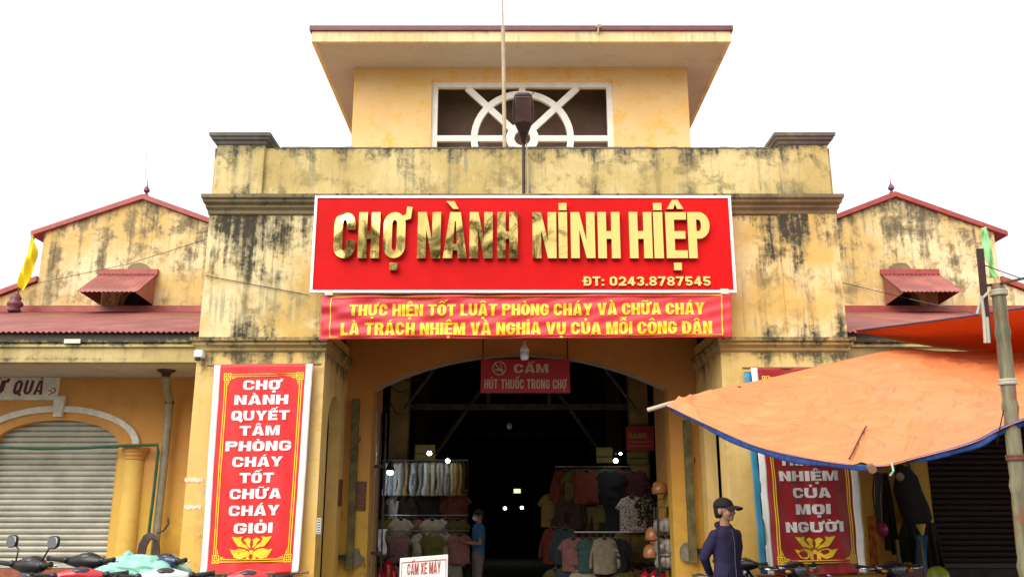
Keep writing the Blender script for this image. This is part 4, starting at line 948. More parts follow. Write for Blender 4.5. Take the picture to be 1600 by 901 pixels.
# ================================================================ SCOOTERS
def wheel(parent, x, r=.27):
    wobj = obj('wheel', lt((x, 0, r), [(r-.065,-.035),(r-.02,-.045),(r,-.02),(r,.02),(r-.02,.045),(r-.065,.035)], 32, (0,1,0)), M_rubber, parent, True)
    bm = NB(); lathe(bm, (x,0,r), [(r-.06,-.03),(r-.07,-.03),(r-.075,0),(r-.07,.03),(r-.06,.03)], 32, (0,1,0)); lathe(bm, (x,0,r), [(.05,-.05),(.05,.05)], 14, (0,1,0))
    for k in range(5):
        a = k*1.2566; d = Vector((math.cos(a),0,math.sin(a))); tube(bm, [Vector((x,0,r))+d*.04, Vector((x,0,r))+d*(r-.065)], .014, 6)
    obj('rim', bm, M_steel, wobj)
def scooter(label, u, v, Y, heading, body, trim=None, mirrors=False, lean=0, group=None, zbar=None):
    trim = trim or M_black
    t = at(u, v, Y); h = R(heading); f = Vector((math.cos(h), math.sin(h), 0))
    k = (t.z if zbar is None else zbar)/1.04
    sc = empty('motor_scooter', label, 'motor scooter', (0, 0, 0), group)
    X, Yx, Z = Vector((1,0,0)), Vector((0,1,0)), Vector((0,0,1))
    wheel(sc, .64); wheel(sc, -.62)
    bm = NB(); secs = []
    for i in range(9):
        a = R(20+i*18); c = Vector((.64+math.cos(a)*.305, 0, .27+math.sin(a)*.305)); d = Vector((math.cos(a),0,math.sin(a)))
        secs.append((c, Yx, d, .06*(1-.3*abs(i-4)/4), .016))
    loft(bm, secs, 12, 2.5); obj('front_fender', bm, body, sc, True)
    bm = NB()
    for y in (-.065, .065): tube(bm, [(.64,y,.27),(.5,y,.68)], [.022,.028], 8)
    obj('fork', bm, M_steel, sc)
    d = Vector((-.24,0,.97)).normalized(); nrm = Vector((.97,0,.24))
    bm = NB(); loft(bm, [((.47,0,.40),Yx,nrm,.12,.05),((.46,0,.50),Yx,nrm,.19,.06),((.44,0,.66),Yx,nrm,.21,.065),((.41,0,.80),Yx,nrm,.18,.065),((.395,0,.90),Yx,nrm,.11,.05),((.385,0,.95),Yx,nrm,.06,.04)], 22, 2.6)
    fs = obj('front_fairing', bm, body, sc, True)
    bm = NB(); loft(bm, [((.385,0,.45),Yx,nrm,.15,.02),((.36,0,.66),Yx,nrm,.17,.025),((.335,0,.82),Yx,nrm,.13,.02)], 16, 3); obj('inner_shield', bm, M_black, sc, True)
    bm = NB(); loft(bm, [((.42,0,.36),Yx,Z,.12,.06),((.15,0,.33),Yx,Z,.14,.06),((-.2,0,.40),Yx,Z,.13,.09),((-.4,0,.45),Yx,Z,.1,.1)], 16, 3.5); obj('floorboard', bm, M_black, sc, True)
    bm = NB(); loft(bm, [((-.02,0,.52),Yx,Z,.09,.14),((-.2,0,.60),Yx,Z,.14,.14),((-.5,0,.66),Yx,Z,.155,.12),((-.8,0,.74),Yx,Z,.11,.08),((-.95,0,.79),Yx,Z,.05,.04)], 20, 2.6); obj('body_shell', bm, body, sc, True)
    bm = NB(); loft(bm, [((.04,0,.70),Yx,Z,.08,.03),((-.08,0,.735),Yx,Z,.12,.05),((-.4,0,.755),Yx,Z,.135,.055),((-.68,0,.80),Yx,Z,.125,.05),((-.82,0,.82),Yx,Z,.07,.03)], 20, 3); obj('seat', bm, M_rubber, sc, True)
    bm = NB(); tube(bm, [(-.62,.12,.8),(-.95,.1,.86),(-.98,0,.87),(-.95,-.1,.86),(-.62,-.12,.8)], .014, 8); obj('grab_rail', bm, M_steel, sc, True)
    bm = NB(); ell(bm, (-.93,0,.76), (.05,.07,.04)); obj('tail_light', bm, mat('tail_light_red', (.4,.01,.01), .2), sc, True)
    bm = NB(); tube(bm, [(0,-.13,.25),(-.4,-.15,.27),(-.5,-.16,.3),(-.92,-.17,.40)], [.02,.02,.05,.055], 12); obj('exhaust', bm, M_steel, sc, True)
    bm = NB(); tube(bm, [(-.05,.1,.28),(-.1,.24,.02)], .012, 8); obj('kickstand', bm, M_darkiron, sc)
    # handlebar, cowl, lamp, dials
    bm = NB(); loft(bm, [((.39,-.2,1.0),X,Z,.03,.03),((.405,-.14,1.0),X,Z,.05,.045),((.425,-.07,1.0),X,Z,.085,.065),((.43,0,1.005),X,Z,.1,.075),((.425,.07,1.0),X,Z,.085,.065),((.405,.14,1.0),X,Z,.05,.045),((.39,.2,1.0),X,Z,.03,.03)], 18, 2.4)
    cw = obj('handlebar_cowl', bm, trim, sc, True)
    bm = NB(); ell(bm, (.495,0,.995), (.035,.085,.055)); obj('headlight', bm, mat('lamp_glass', (.10,.10,.11), .06, .1), cw, True)
    bm = NB(); ell(bm, (.375,0,1.045), (.04,.075,.03), Matrix.Rotation(R(-25),3,'Y').to_quaternion()); obj('dial', bm, mat('dial_glass', (.03,.03,.035), .05), cw, True)
    bm = NB(); tube(bm, [(.39,0,.7),(.40,0,.97)], .05, 10); obj('steering_column', bm, M_black, sc)
    for y in (-1, 1):
        bm = NB(); tube(bm, [(.39,y*.19,1.0),(.36,y*.25,1.012),(.33,y*.365,1.025)], [.018,.02,.02], 10); lathe(bm, (.33,y*.365,1.025), [(.024,-.006),(.024,.008),(.018,.014)], 10, (-.1,y,.04))
        obj('grip', bm, M_rubber, sc, True)
        bm = NB(); tube(bm, [(.42,y*.2,1.005),(.43,y*.27,1.005),(.39,y*.36,1.01)], [.009,.008,.007], 6); ell(bm, (.39,y*.36,1.01), (.01,.01,.01), None, 6, 5); obj('brake_lever', bm, M_chrome, sc, True)
        bm = NB(); ell(bm, (.37,y*.205,1.012), (.028,.03,.03)); obj('switch_block', bm, M_black, sc, True)
        bm = NB(); ell(bm, (.475,y*.15,.985), (.03,.03,.018)); obj('indicator', bm, mat('amber_lens', (.55,.2,.02), .2), sc, True)
        if mirrors:
            bm = NB(); tube(bm, [(.38,y*.17,1.03),(.41,y*.2,1.13),(.40,y*.27,1.19)], .007, 6); loft(bm, [((.425,y*.28,1.205),Yx,Z,.04,.03),((.41,y*.28,1.20),Yx,Z,.066,.05),((.39,y*.28,1.195),Yx,Z,.07,.053),((.385,y*.28,1.195),Yx,Z,.066,.05)], 22, 3.2)
            mo = obj('mirror', bm, M_black, sc, True)
            bm = NB(); loft(bm, [((.384,y*.28,1.195),Yx,Z,.062,.046),((.380,y*.28,1.195),Yx,Z,.06,.044)], 22, 3.2); obj('mirror_glass', bm, M_mirrorglass, mo)
    sc.scale = (k, k, k); b = Vector((t.x, t.y, 0)) - f*.39*k
    sc.location = (b.x, b.y, .006); sc.rotation_euler = (R(lean), 0, h)
    return sc
P_red = mat('red_paint', (.55, .012, .03), .22, var=.03, Coat_Weight=.6)
P_black = mat('black_paint', (.012, .012, .014), .15, var=.05, Coat_Weight=.8)
P_white = mat('white_gloss', (.78, .78, .77), .2, var=.02, Coat_Weight=.5)
P_navy = mat('navy_paint', (.012, .03, .09), .2, var=.05, Coat_Weight=.6)
P_slate = mat('slate_paint', (.045, .055, .085), .25, var=.05, Coat_Weight=.5)
G1 = 'scooters parked before the left wing'
scooter('black scooter with two raised mirrors, parked before the beige shutter', 46, 876, 8.7, 62, P_black, None, True, 0, G1)
scooter('black scooter with wide handlebar and no mirrors, right of the mirrored one', 134, 870, 9.3, 72, P_black, None, False, 0, G1)
scooter('red scooter with black grip in the row nearest the viewer, left of the mint sack', 126, 893, 8.2, 112, P_red, P_red, False, 0, G1)
scooter('slate blue scooter at the left corner, in front of the mirrored black one', 34, 906, 7.9, 100, P_slate, P_slate, False, 0, G1)
scooter('dark navy scooter behind the mint sack, by the downpipe', 258, 870, 9.9, 60, P_navy, P_navy, False, 0, G1)
scooter('white scooter parked in front of the mint sack', 258, 894, 7.9, 118, P_white, P_white, False, 0, G1)
scooter('red scooter under the tall red banner of the left pillar', 388, 897, 8.3, 108, P_red, P_red, False, 0, G1)
G2 = 'scooters parked before the right pillar and wing'
scooter('dark scooter whose grip shows just behind the standing man', 1160, 876, 10.75, 40, P_black, None, False, 0, G2, )
scooter('glossy black scooter under the red banner of the right pillar', 1238, 882, 9.3, -60, P_black, P_black, False, 0, G2)
scooter('black scooter in deep shade right of the right hand banner', 1393, 882, 9.6, -75, P_black, P_black, False, 0, G2)

# mint woven sack lying over the scooters
sk = empty('woven_sack', 'bulging mint green woven sack lying across the scooters on the left', 'sack', tuple(at(220, 900, 10.0) - Vector((0, 0, .2))))
bm = NB(); c = at(218, 899, 10.0)
ell(bm, (0, 0, 0), (1, 1, 1), None, 96, 64)
for v in bm.verts:
    p = v.co.copy(); nz = mnoise.noise(p*1.7) * .12 + mnoise.noise(p*4.2+Vector((3,1,0))) * .06 + .03*math.sin(p.x*9+p.z*7)
    s = 1 + nz - .09*max(0, .10-abs(mnoise.noise(p*2.6+Vector((5,2,1)))))/.10; sq = lambda q, e: math.copysign(abs(q)**e, q)
    v.co = c + Vector((sq(p.x, .8)*.56*s, sq(p.y, .8)*.34*s, sq(p.z, .75)*.22*s - .05*p.x*p.x + .0*p.x))
M_sack = mat('mint_woven_plastic', (.27, .58, .46), .5, var=.14, scale=9, bump=.35, bscale=70)
obj('bag', bm, M_sack, sk, True)
kn = at(201, 868, 9.85); bm = NB()
for a in range(7): tube(bm, [c+Vector((-.12, -.05, .18)), c+Vector((-.12+.05*math.cos(a), -.06+.04*math.sin(a), .225+.02*(a%3)))], [.035,.018], 7)
obj('tied_neck', bm, M_sack, sk, True)
bm = NB(); tube(bm, [c+Vector((-.05+.12*math.sin(t*.35), -.35+.015*t, -.12+.024*t)) for t in range(14)], .006, 6); obj('cord', bm, M_rope, sk)

# ================================================================ PEOPLE
def hand(bm, wrist, d, n, s=1, curl=.5):
    """palm and five bent fingers; d = direction of the fingers, n = palm normal, s = side of the thumb"""
    d = d.normalized(); n = (n - d*n.dot(d)).normalized(); sd = d.cross(n)*s
    loft(bm, [(wrist, sd, n, .024, .018), (wrist+d*.035, sd, n, .034, .015), (wrist+d*.085, sd, n, .04, .013)], 12, 2.3)
    for i, (o, L) in enumerate(((.03,.068),(.010,.078),(-.011,.072),(-.031,.056))):
        p0 = wrist + d*.075 + sd*o; p1 = p0 + d*(L*.5) + n*(curl*.012); p2 = p1 + (d*(1-curl*.5) + n*curl*.8).normalized()*L*.34; p3 = p2 + (d*(1-curl) + n*curl).normalized()*L*.28
        tube(bm, [p0, p1, p2, p3], [.0095,.009,.008,.006], 8)
    p0 = wrist + d*.03 + sd*.026; tube(bm, [p0, p0+(d*.6+sd*.7+n*.3)*.035, p0+(d*.9+sd*.55+n*.5)*.062], [.012,.010,.007], 8)
def person(label, loc, rz, height, pose, mats, yaw=0, extras=None):
    p = empty('person', label, 'person', (0, 0, 0))
    HM = Matrix.Rotation(R(yaw), 4, 'Z')
    HS = mats.get('head', 1.0)
    hp = lambda x, y, z: HM @ Vector((x*HS, y*HS, 1.46 + (z-1.46)*HS))
    hq = HM.to_quaternion()
    bm = NB()
    ell(bm, hp(0,.012,1.605), tuple(q*HS for q in (.074,.096,.095)), hq); ell(bm, hp(0,-.03,1.55), tuple(q*HS for q in (.058,.062,.07)), hq); ell(bm, hp(0,-.066,1.505), tuple(q*HS for q in (.027,.026,.02)), hq)
    ell(bm, hp(0,-.098,1.573), tuple(q*HS for q in (.013,.02,.026)), hq); ell(bm, hp(0,-.108,1.562), tuple(q*HS for q in (.016,.014,.011)), hq); ell(bm, hp(0,-.086,1.531), tuple(q*HS for q in (.026,.012,.007)), hq); ell(bm, hp(0,-.084,1.522), tuple(q*HS for q in (.022,.012,.008)), hq)
    for s in (-1, 1):
        ell(bm, hp(s*.077,.015,1.578), tuple(q*HS for q in (.011,.024,.034)), hq); ell(bm, hp(s*.03,-.079,1.608), tuple(q*HS for q in (.03,.016,.009)), hq); ell(bm, hp(s*.04,-.06,1.555), tuple(q*HS for q in (.022,.03,.025)), hq)
    loft(bm, [((0,.02,1.38),(1,0,0),(0,1,0),.068,.06),((0,.012,1.46),(1,0,0),(0,1,0),.056,.058),((0,.008,1.54),(1,0,0),(0,1,0),.054,.056)], 16, 2)
    loft(bm, [((0,0,.86),(1,0,0),(0,1,0),.15,.10),((0,0,1.02),(1,0,0),(0,1,0),.135,.095),((0,0,1.22),(1,0,0),(0,1,0),.16,.108),((0,.005,1.33),(1,0,0),(0,1,0),.14,.09),((0,.01,1.385),(1,0,0),(0,1,0),.08,.065),((0,.012,1.43),(1,0,0),(0,1,0),.056,.056)], 20, 2.3)
    for s in (-1, 1):
        sh, el_, wr = pose['arm'][s]; sh, el_, wr = Vector(sh), Vector(el_), Vector(wr)
        tube(bm, [sh, (sh+el_)/2, el_, (el_*2+wr)/3, wr], [.046,.046,.038,.04,.026], 10)
        ell(bm, sh, (.044,.044,.044)); hand(bm, wr, Vector(pose['hand'][s][0]), Vector(pose['hand'][s][1]), pose['hand'][s][2], pose.get('curl', .5))
        hip, kn_, an = Vector((s*.085,0,.88)), Vector((s*.095,-.02,.48)), Vector((s*.1,.02,.09))
        tube(bm, [hip, (hip+kn_)/2, kn_, kn_*.7+an*.3, an], [.085,.075,.052,.055,.036], 12)
        loft(bm, [(an+Vector((0,.04,-.05)),(1,0,0),(0,0,1),.03,.035),(an+Vector((0,-.06,-.055)),(1,0,0),(0,0,1),.04,.032),(an+Vector((0,-.17,-.07)),(1,0,0),(0,0,1),.035,.018)], 12, 2.5)
    remesh('body', bm, .0075, mats['skin'], p, 4)
    for s in (-1, 1):
        bm = NB(); ell(bm, hp(s*.03,-.079,1.588), (.012,.008,.0055), hq, 10, 6); obj('eye', bm, M_black, p, True)
    bm = NB()                                                     # top
    if mats['long']: ss = [(.84,.168,.12),(.9,.172,.125),(1.05,.16,.115),(1.22,.18,.128),(1.32,.182,.12),(1.365,.162,.108),(1.40,.118,.09),(1.435,.07,.068)]
    else: ss = [(.86,.165,.118),(1.0,.155,.11),(1.22,.174,.122),(1.36,.178,.114),(1.42,.12,.088),(1.45,.068,.068)]
    loft(bm, [((0,.004,z),(1,0,0),(0,1,0),a,b) for z, a, b in ss], 24, 2.35)
    for s in (-1, 1):
        sh, el_, wr = [Vector(q) for q in pose['arm'][s]]
        ell(bm, sh+Vector((-s*.012,0,.004)), (.066,.068,.066))
        if mats['long']: tube(bm, [sh+Vector((-s*.03,0,.0)), (sh+el_)/2, el_, (el_+wr)/2, wr*.93+el_*.07], [.074,.066,.056,.05,.04], 12)
        else: tube(bm, [sh+Vector((-s*.03,0,0)), sh*.6+el_*.4, sh*.35+el_*.65], [.072,.068,.07], 12)
    for v in bm.verts:
        q = v.co; n = mnoise.noise(q*11)*.007 + .005*math.sin(q.z*34+q.x*22+math.sin(q.y*18)*2); v.co = q + Vector((q.x, q.y, 0)).normalized()*n
    top = remesh(mats['topname'], bm, .008, mats['top'], p, 3)
    bm = NB()
    loft(bm, [((0,0,.96),(1,0,0),(0,1,0),.15,.11),((0,0,.86),(1,0,0),(0,1,0),.17,.12),((0,0,.78),(1,0,0),(0,1,0),.165,.11)], 20, 2.4)
    for s in (-1, 1): tube(bm, [(s*.085,0,.84),(s*.095,-.01,.64),(s*.097,-.015,.46),(s*.1,.01,.1)], [.094,.08,.068,.06], 12)
    remesh('trousers', bm, .011, mats['trousers'], p, 4)
    for s in (-1, 1):
        bm = NB(); a = Vector((s*.1,.02,.09)); loft(bm, [(a+Vector((0,.065,-.045)),(1,0,0),(0,0,1),.035,.045),(a+Vector((0,-.05,-.045)),(1,0,0),(0,0,1),.048,.043),(a+Vector((0,-.19,-.06)),(1,0,0),(0,0,1),.04,.028)], 14, 2.8); obj('shoe', bm, mats['shoe'], p, True)
    if extras: extras(p, hp, hq, top)
    k = height/1.70; p.scale = (k, k, k); p.location = loc; p.rotation_euler = (0, 0, R(rz)); return p
def guard(p, hp, hq, top):
    bm = NB(); secs = []
    for t, r, q in ((0,1,0),(.25,1,.0),(.5,.93,0),(.75,.74,0),(.93,.4,0),(1,.1,0)): secs.append((hp(0,.014,1.615+.105*t), hq @ Vector((1,0,0)), hq @ Vector((0,1,0)), .095*r, .118*r))
    loft(bm, secs, 28, 2.1); cap = obj('cap', bm, fabric('black_cap_cloth', (.014,.011,.013)), p, True)
    def br(a, b): x = (a-.5)*2; e = math.sqrt(max(0, 1-x*x)); return hp(x*.083, -.06 - b*(.035+.105*e), 1.634 - .03*x*x - .022*b*b)
    obj('cap_visor', thick_sheet(16, 8, br, (0,0,.007)), fabric('black_cap_cloth', (.014,.011,.013)), cap, True)
    bm = NB(); obox(bm, hp(.035,-.085,1.665), hq @ Vector((1,.4,.0)).normalized(), hq @ Vector((-.4,1,.3)).normalized(), Vector((0,.0,1)), .022, .004, .01); obj('cap_badge', bm, M_white, cap, bevel=.003)
    bm = NB(); secs = [(hp(0,.034+dy,z), hq @ Vector((1,0,0)), hq @ Vector((0,1,0)), a*1.1, b*1.1) for z, a, b, dy in ((1.635,.079,.086,0),(1.60,.0785,.083,0),(1.56,.074,.074,.006),(1.525,.062,.058,.014),(1.51,.05,.04,.02))]
    loft(bm, secs, 20, 2.1); obj('hair', bm, M_hair, p, True)
    bm = NB(); tube(bm, [(.085*math.sin(a), .012 - .07*math.cos(a) + .01, 1.398 + .05*(1-math.cos(a))/2 + .006*math.sin(a*5)) for a in [R(10+i*20) for i in range(18)]], [.013+.026*math.sin(R(5+i*10))**2 for i in range(18)], 10); obj('hood', bm, mats_g['dark'], top, True)
    obj('zip', tb([(0,-.095,1.40),(0,-.132,1.26),(0,-.124,1.05),(0,-.134,.87)], .005, 6), mat('zip_grey', (.10,.10,.14), .4), top)
    for s in (-1, 1): obj('pocket_seam', tb([(s*.06,-.128,1.02),(s*.11,-.108,.90)], .003, 5), mats_g['dark'], top)
    obj('hem_band', (lambda bm: (loft(bm, [((0,.004,.835),(1,0,0),(0,1,0),.166,.119),((0,.004,.87),(1,0,0),(0,1,0),.173,.126)], 24, 2.35), bm)[1])(NB()), mats_g['top'], top, True)
mats_g = dict(skin=M_skin, top=fabric('navy_jersey', (.017, .012, .050)), dark=fabric('dark_navy_cloth', (.008, .008, .028)), trousers=fabric('black_trousers_cloth', (.012, .012, .014)), shoe=M_rubber, long=True, topname='hoodie', head=1.1)
pose_g = dict(arm={-1: ((-.168,.01,1.325),(-.236,.11,1.09),(-.09,.20,.90)), 1: ((.168,.01,1.325),(.235,.11,1.09),(.07,.21,.93))},
              hand={-1: ((.8,.05,-.35),(0,-1,0),1), 1: ((-.8,.05,-.3),(0,-1,0),-1)}, curl=.5)
q = at(1131, 895, 10.3)
person('man in navy hooded top and black cap, arms behind his back', (q.x+.05, 10.3, .006), 28, 1.71, pose_g, mats_g, 20, guard)
def shopper(p, hp, hq, top):
    bm = NB(); secs = []
    for t, r in ((-.55,.93),(0,1.04),(.4,1),(.7,.82),(.92,.45),(1,.12)): secs.append((hp(0,.03 if t < 0 else .018,1.62+.1*t), hq @ Vector((1,0,0)), hq @ Vector((0,1,0)), .084*r, (.084 if t < 0 else .104)*r))
    loft(bm, secs, 20, 2.1); obj('hair', bm, M_hair, p, True)
    bm = NB(); ell(bm, hp(0,-.055,1.535), (.062,.062,.05), hq); obj('face_mask', bm, fabric('white_mask', (.62,.66,.72)), p, True)
mats_s = dict(skin=M_skin, top=fabric('blue_tee', (.045, .14, .30)), trousers=fabric('grey_trousers', (.20, .17, .15)), shoe=M_rubber, long=False, topname='tee_shirt')
pose_s = dict(arm={-1: ((-.175,.01,1.36),(-.21,-.02,1.08),(-.07,-.26,1.13)), 1: ((.175,.01,1.36),(.21,-.03,1.08),(.06,-.24,1.10))},
              hand={-1: ((.25,-1,.15),(.3,0,1),-1), 1: ((-.25,-1,.15),(-.3,0,1),1)}, curl=.7)
q = at(747, 880, 16.3)
person('shopper in blue tee and white face mask looking at a phone inside the hall', (q.x, 16.3, .01), -72, 1.60, pose_s, mats_s, 0, shopper)
ph = at(723, 832, 16.25)
tag(obj('phone', (lambda bm: (obox(bm, ph, Vector((.3,.9,.1)).normalized(), Vector((.8,-.3,.5)).normalized(), Vector((-.5,.1,.85)).normalized(), .036, .075, .005), bm)[1])(NB()), P_black, None, bevel=.004), 'dark phone held by the shopper in blue', 'phone')

# ================================================================ CLOTHES STALLS INSIDE
SHIRTS = {}
def shirt_mesh(kind, var):
    """tee, long or dress: one closed sheet with body and sleeves, hung from z = 0 down, unit = metres, shoulder width .40"""
    key = (kind, var)
    if key in SHIRTS: return SHIRTS[key]
    rr = random.Random(hash(kind) % 97 + var*13 if False else {'tee':1,'long':2,'dress':3}[kind]*31 + var)
    L = {'tee': .62, 'long': .66, 'dress': .95}[kind]
    bw = .235 if kind != 'dress' else .21
    half = [(.07,.02),(.10,.005),(.21,-.035)]
    if kind == 'tee': half += [(.33,-.19),(.265,-.245),(bw-.012,-.17)]
    elif kind == 'long': half += [(.30,-.30),(.325,-.56),(.255,-.57),(.245,-.34),(bw-.012,-.2)]
    else: half += [(bw-.01,-.14)]
    half += [(bw,-.3),(bw+.004,-L*.7),(bw+.01 if kind != 'dress' else .3,-L),(.1,-L-.01)]
    poly = half + [(0,-L-.015)] + [(-x, y) for x, y in half[::-1]] + [(-.04,-.03),(0,-.045),(.04,-.03)]
    poly = [(x*rr.uniform(.97,1.03), y) for x, y in poly]
    bm = NB(); fine = sub([(poly, [])], .05)[0][0]
    f0, f1, f2, f3 = rr.uniform(8,20), rr.uniform(0,6), rr.uniform(3,9), rr.uniform(0,6)
    yy = lambda x, z: .018*math.sin(x*f0*2+f1+z*2) * min(1, -z*2+.1) + .012*math.sin(z*f2+x*7+f3)
    # front and back faces as triangulated interior grid: scan rows clipped to the outline by a fan of inner points
    prism(bm, fine, lambda a, b: (a, -.022+yy(a,b), b), lambda a, b: (a, .022+yy(a,b), b))
    bmesh.ops.triangulate(bm, faces=bm.faces)
    for it in range(2): bmesh.ops.subdivide_edges(bm, edges=[e for e in bm.edges if e.calc_length() > .09], cuts=1, use_grid_fill=False)
    bmesh.ops.triangulate(bm, faces=bm.faces)
    for v in bm.verts:
        x, y, z = v.co; v.co.y = (-1 if y < yy(x,z) else 1)*(.022+.03*max(0, 1-(x/.26)**2)*min(1, max(0, -z*6))) + yy(x, z)*1.3
    bmesh.ops.recalc_face_normals(bm, faces=bm.faces)
    me = bpy.data.meshes.new('shirt'); bm.to_mesh(me); bm.free()
    for p in me.polygons: p.use_smooth = True
    SHIRTS[key] = me; return me
hbm = NB(); tube(hbm, [(-.19,0,-.03),(0,0,.035),(.19,0,-.03)], .008, 6); tube(hbm, [(0,0,.035),(0,0,.07),(.02,0,.095),(.035,0,.08)], .004, 5)
HANG = bpy.data.meshes.new('hanger'); hbm.to_mesh(HANG); hbm.free(); HANG.materials.append(mat('hanger_wood', (.3, .2, .1), .6))
cnt = {}
WORDS = {}
def shirt(kind, colname, col, u, v, Y, scale, rz, label, group, m=None):
    me0 = shirt_mesh(kind, len(WORDS) % 4).copy(); me0.materials.clear(); me0.materials.append(m or fabric(colname, col))
    WORDS[len(WORDS)] = 1
    p = at(u, v, Y)
    o = bpy.data.objects.new({'tee':'tee_shirt','long':'long_sleeved_shirt','dress':'dress'}[kind], me0); COL.objects.link(o)
    o.location = p; o.scale = (scale, scale, scale); o.rotation_euler = (0, 0, R(rz)); tag(o, label, {'tee':'tee shirt','long':'shirt','dress':'dress'}[kind], group)
    h = bpy.data.objects.new('hanger', HANG); COL.objects.link(h); h.parent = o
    return o
def rail(label, u0, u1, v, Y, m=None, posts=False):
    a, b = at(u0, v, Y), at(u1, v, Y); r = empty('clothes_rail', label, 'clothes rail', tuple(a))
    obj('bar', tb([a, b], .012, 8), m or M_steel, r)
    for p in (a, b): obj('upright', tb([p+Vector((0,.04,.02)), Vector((p.x, p.y+.04, 0.0))], .014, 6), M_darkiron, r)
LY = 16.6
CN = {'white':(.62,.63,.62),'cream':(.52,.46,.32),'grey':(.34,.32,.28),'tan':(.42,.30,.12),'beige':(.40,.33,.23),'ochre':(.24,.15,.03),'olive':(.115,.105,.02),'lime':(.17,.17,.035),'mauve':(.30,.16,.15),'pink':(.34,.15,.13),'rust':(.17,.035,.014),'brown':(.05,.026,.016),'black':(.012,.011,.011),'maroon':(.06,.009,.010),'teal':(.06,.13,.11),'green':(.03,.08,.03),'slate':(.05,.075,.085),'silver':(.55,.60,.66)}
def cloth_of(c): return ('cloth_'+c, CN[c])
pl = lambda i, n: 'ends' if False else ''
zx = lambda x: 570 + x/4.272
zy = lambda y: 690 + y/4.272
rail('top rail of pale garments on the left stall', 598, 731, 718, LY)
rail('second rail of the left stall, with dark shirts', 604, 731, 765, LY)
rail('third rail of the left stall, with short sleeved tops', 598, 731, 804, LY-.1)
rail('lowest rail of the left stall, with children tops', 598, 733, 828, LY-.2)
GA, GB, GC2, GD = 'pale dresses on the top left rail', 'shirts on the second left rail', 'tops on the third left rail', 'tops on the lowest left rail'
seq = [(165,'silver'),(190,'silver'),(215,'white'),(250,'white'),(292,'tan'),(328,'silver'),(352,'grey'),(385,'grey'),(412,'white'),(445,'beige'),(470,'cream'),(500,'grey'),(530,'beige'),(560,'grey'),(595,'tan'),(622,'tan'),(655,'ochre')]
near = {}
for i, (x, c) in enumerate(seq):
    k = near.get(c, 0); near[c] = k+1
    where = 'leftmost' if i == 0 else 'second from the left' if i == 1 else 'rightmost' if i == len(seq)-1 else 'hung between a %s and a %s one' % (seq[i-1][1], seq[i+1][1])
    shirt('dress', *cloth_of(c), zx(x), zy(138), LY - .02*(i % 3), .62, 62+8*(i % 3), '%s long garment on the top left rail, %s' % (c, where), GA)
def row(items, y, Y, scale, kind, group, rowname, rz0=0, fx=zx, fy=zy):
    for i in range(len(items)-1):
        a, b = items[i], items[i+1]; c = ('grey','brown','olive','slate','maroon','beige','black')[(i*3+len(items)+int(y)) % 7]
        shirt('tee', *cloth_of(c), fx((a[0]+b[0])/2), fy(y)+.5, Y+.12, scale*.98, rz0 + rnd.uniform(-30, 30), '%s tee shirt tucked behind the %s and %s ones, %s' % (c, a[1], b[1], rowname), group)
    for i, it in enumerate(items):
        x, c = it[0], it[1]; kd = it[2] if len(it) > 2 else kind
        wh = ('at the left end' if i == 0 else 'at the right end' if i == len(items)-1 else 'between %s and %s' % (items[i-1][1], items[i+1][1]))
        shirt(kd, *cloth_of(c), fx(x), fy(y) + (i % 2)*.6, Y - .05*(i % 3), scale, rz0 + rnd.uniform(-14, 14), '%s %s on the %s, %s' % (c, 'tee shirt' if kd == 'tee' else 'long sleeved shirt' if kd == 'long' else 'dress', rowname, wh), group)
row([(185,'olive'),(232,'white'),(290,'brown'),(340,'black','long'),(385,'maroon'),(430,'black'),(500,'brown'),(545,'rust'),(622,'rust')], 345, LY+.1, .80, 'tee', GB, 'second left rail')
row([(150,'olive'),(185,'ochre'),(240,'cream'),(312,'mauve'),(385,'pink'),(450,'cream'),(540,'white'),(620,'olive')], 512, LY, .76, 'tee', GC2, 'third left rail')
row([(120,'slate'),(165,'lime'),(222,'mauve'),(300,'olive'),(390,'cream'),(455,'lime'),(530,'cream'),(630,'pink')], 612, LY-.25, .80, 'tee', GD, 'lowest left rail')
row([(215,'white'),(300,'maroon'),(420,'white'),(560,'green'),(590,'grey')], 765, LY-.15, .7, 'tee', 'tops heaped under the left rails', 'bottom bar of the left stall')
# dark collars printed on two of the tops
rx = lambda x: 800 + x/4.27
ry = lambda y: 690 + y/4.27
RY = 16.6
rail('top rail of dark garments on the right stall', 868, 1015, 728, RY)
rail('middle rail of the right stall', 862, 1015, 766, RY)
rail('white painted front rail of the right stall', 897, 985, 830, RY-.7, M_white)
GE, GF, GH = 'dark garments on the top right rail', 'garments on the middle right rail', 'shirts on the front right rail'
row([(355,'rust','long'),(430,'olive'),(490,'rust'),(545,'black','long'),(610,'slate'),(655,'black'),(705,'rust','long'),(820,'maroon','long')], 190, RY, .95, 'tee', GE, 'top right rail', 0, rx, ry)
row([(275,'ochre'),(330,'brown','dress'),(385,'brown','long'),(465,'maroon','dress'),(570,'olive','long'),(650,'black','dress'),(728,'green','long')], 345, RY+.05, .95, 'tee', GF, 'middle right rail', 0, rx, ry)
row([(285,'rust','long'),(355,'slate','long'),(780,'ochre'),(840,'mauve'),(880,'olive')], 575, RY-.05, .92, 'tee', 'garments behind the front right rail', 'lower back rail', 0, rx, ry)
row([(412,'pink','tee'),(520,'teal','tee'),(615,'beige','long'),(690,'black','tee')], 640, RY-.7, .88, 'tee', GH, 'front right rail', 0, rx, ry)
row([(290,'olive'),(360,'slate'),(470,'cream'),(560,'mauve'),(660,'maroon'),(740,'olive'),(800,'rust')], 850, RY-.6, .8, 'tee', 'garments at the foot of the right stall', 'foot of the right stall', 0, rx, ry)
n = NT('patterned_cloth'); p_ = n.ob(); vv = n.t.nodes.new('ShaderNodeTexVoronoi'); vv.inputs['Scale'].default_value = 30; n.set(vv.inputs['Vector'], p_)
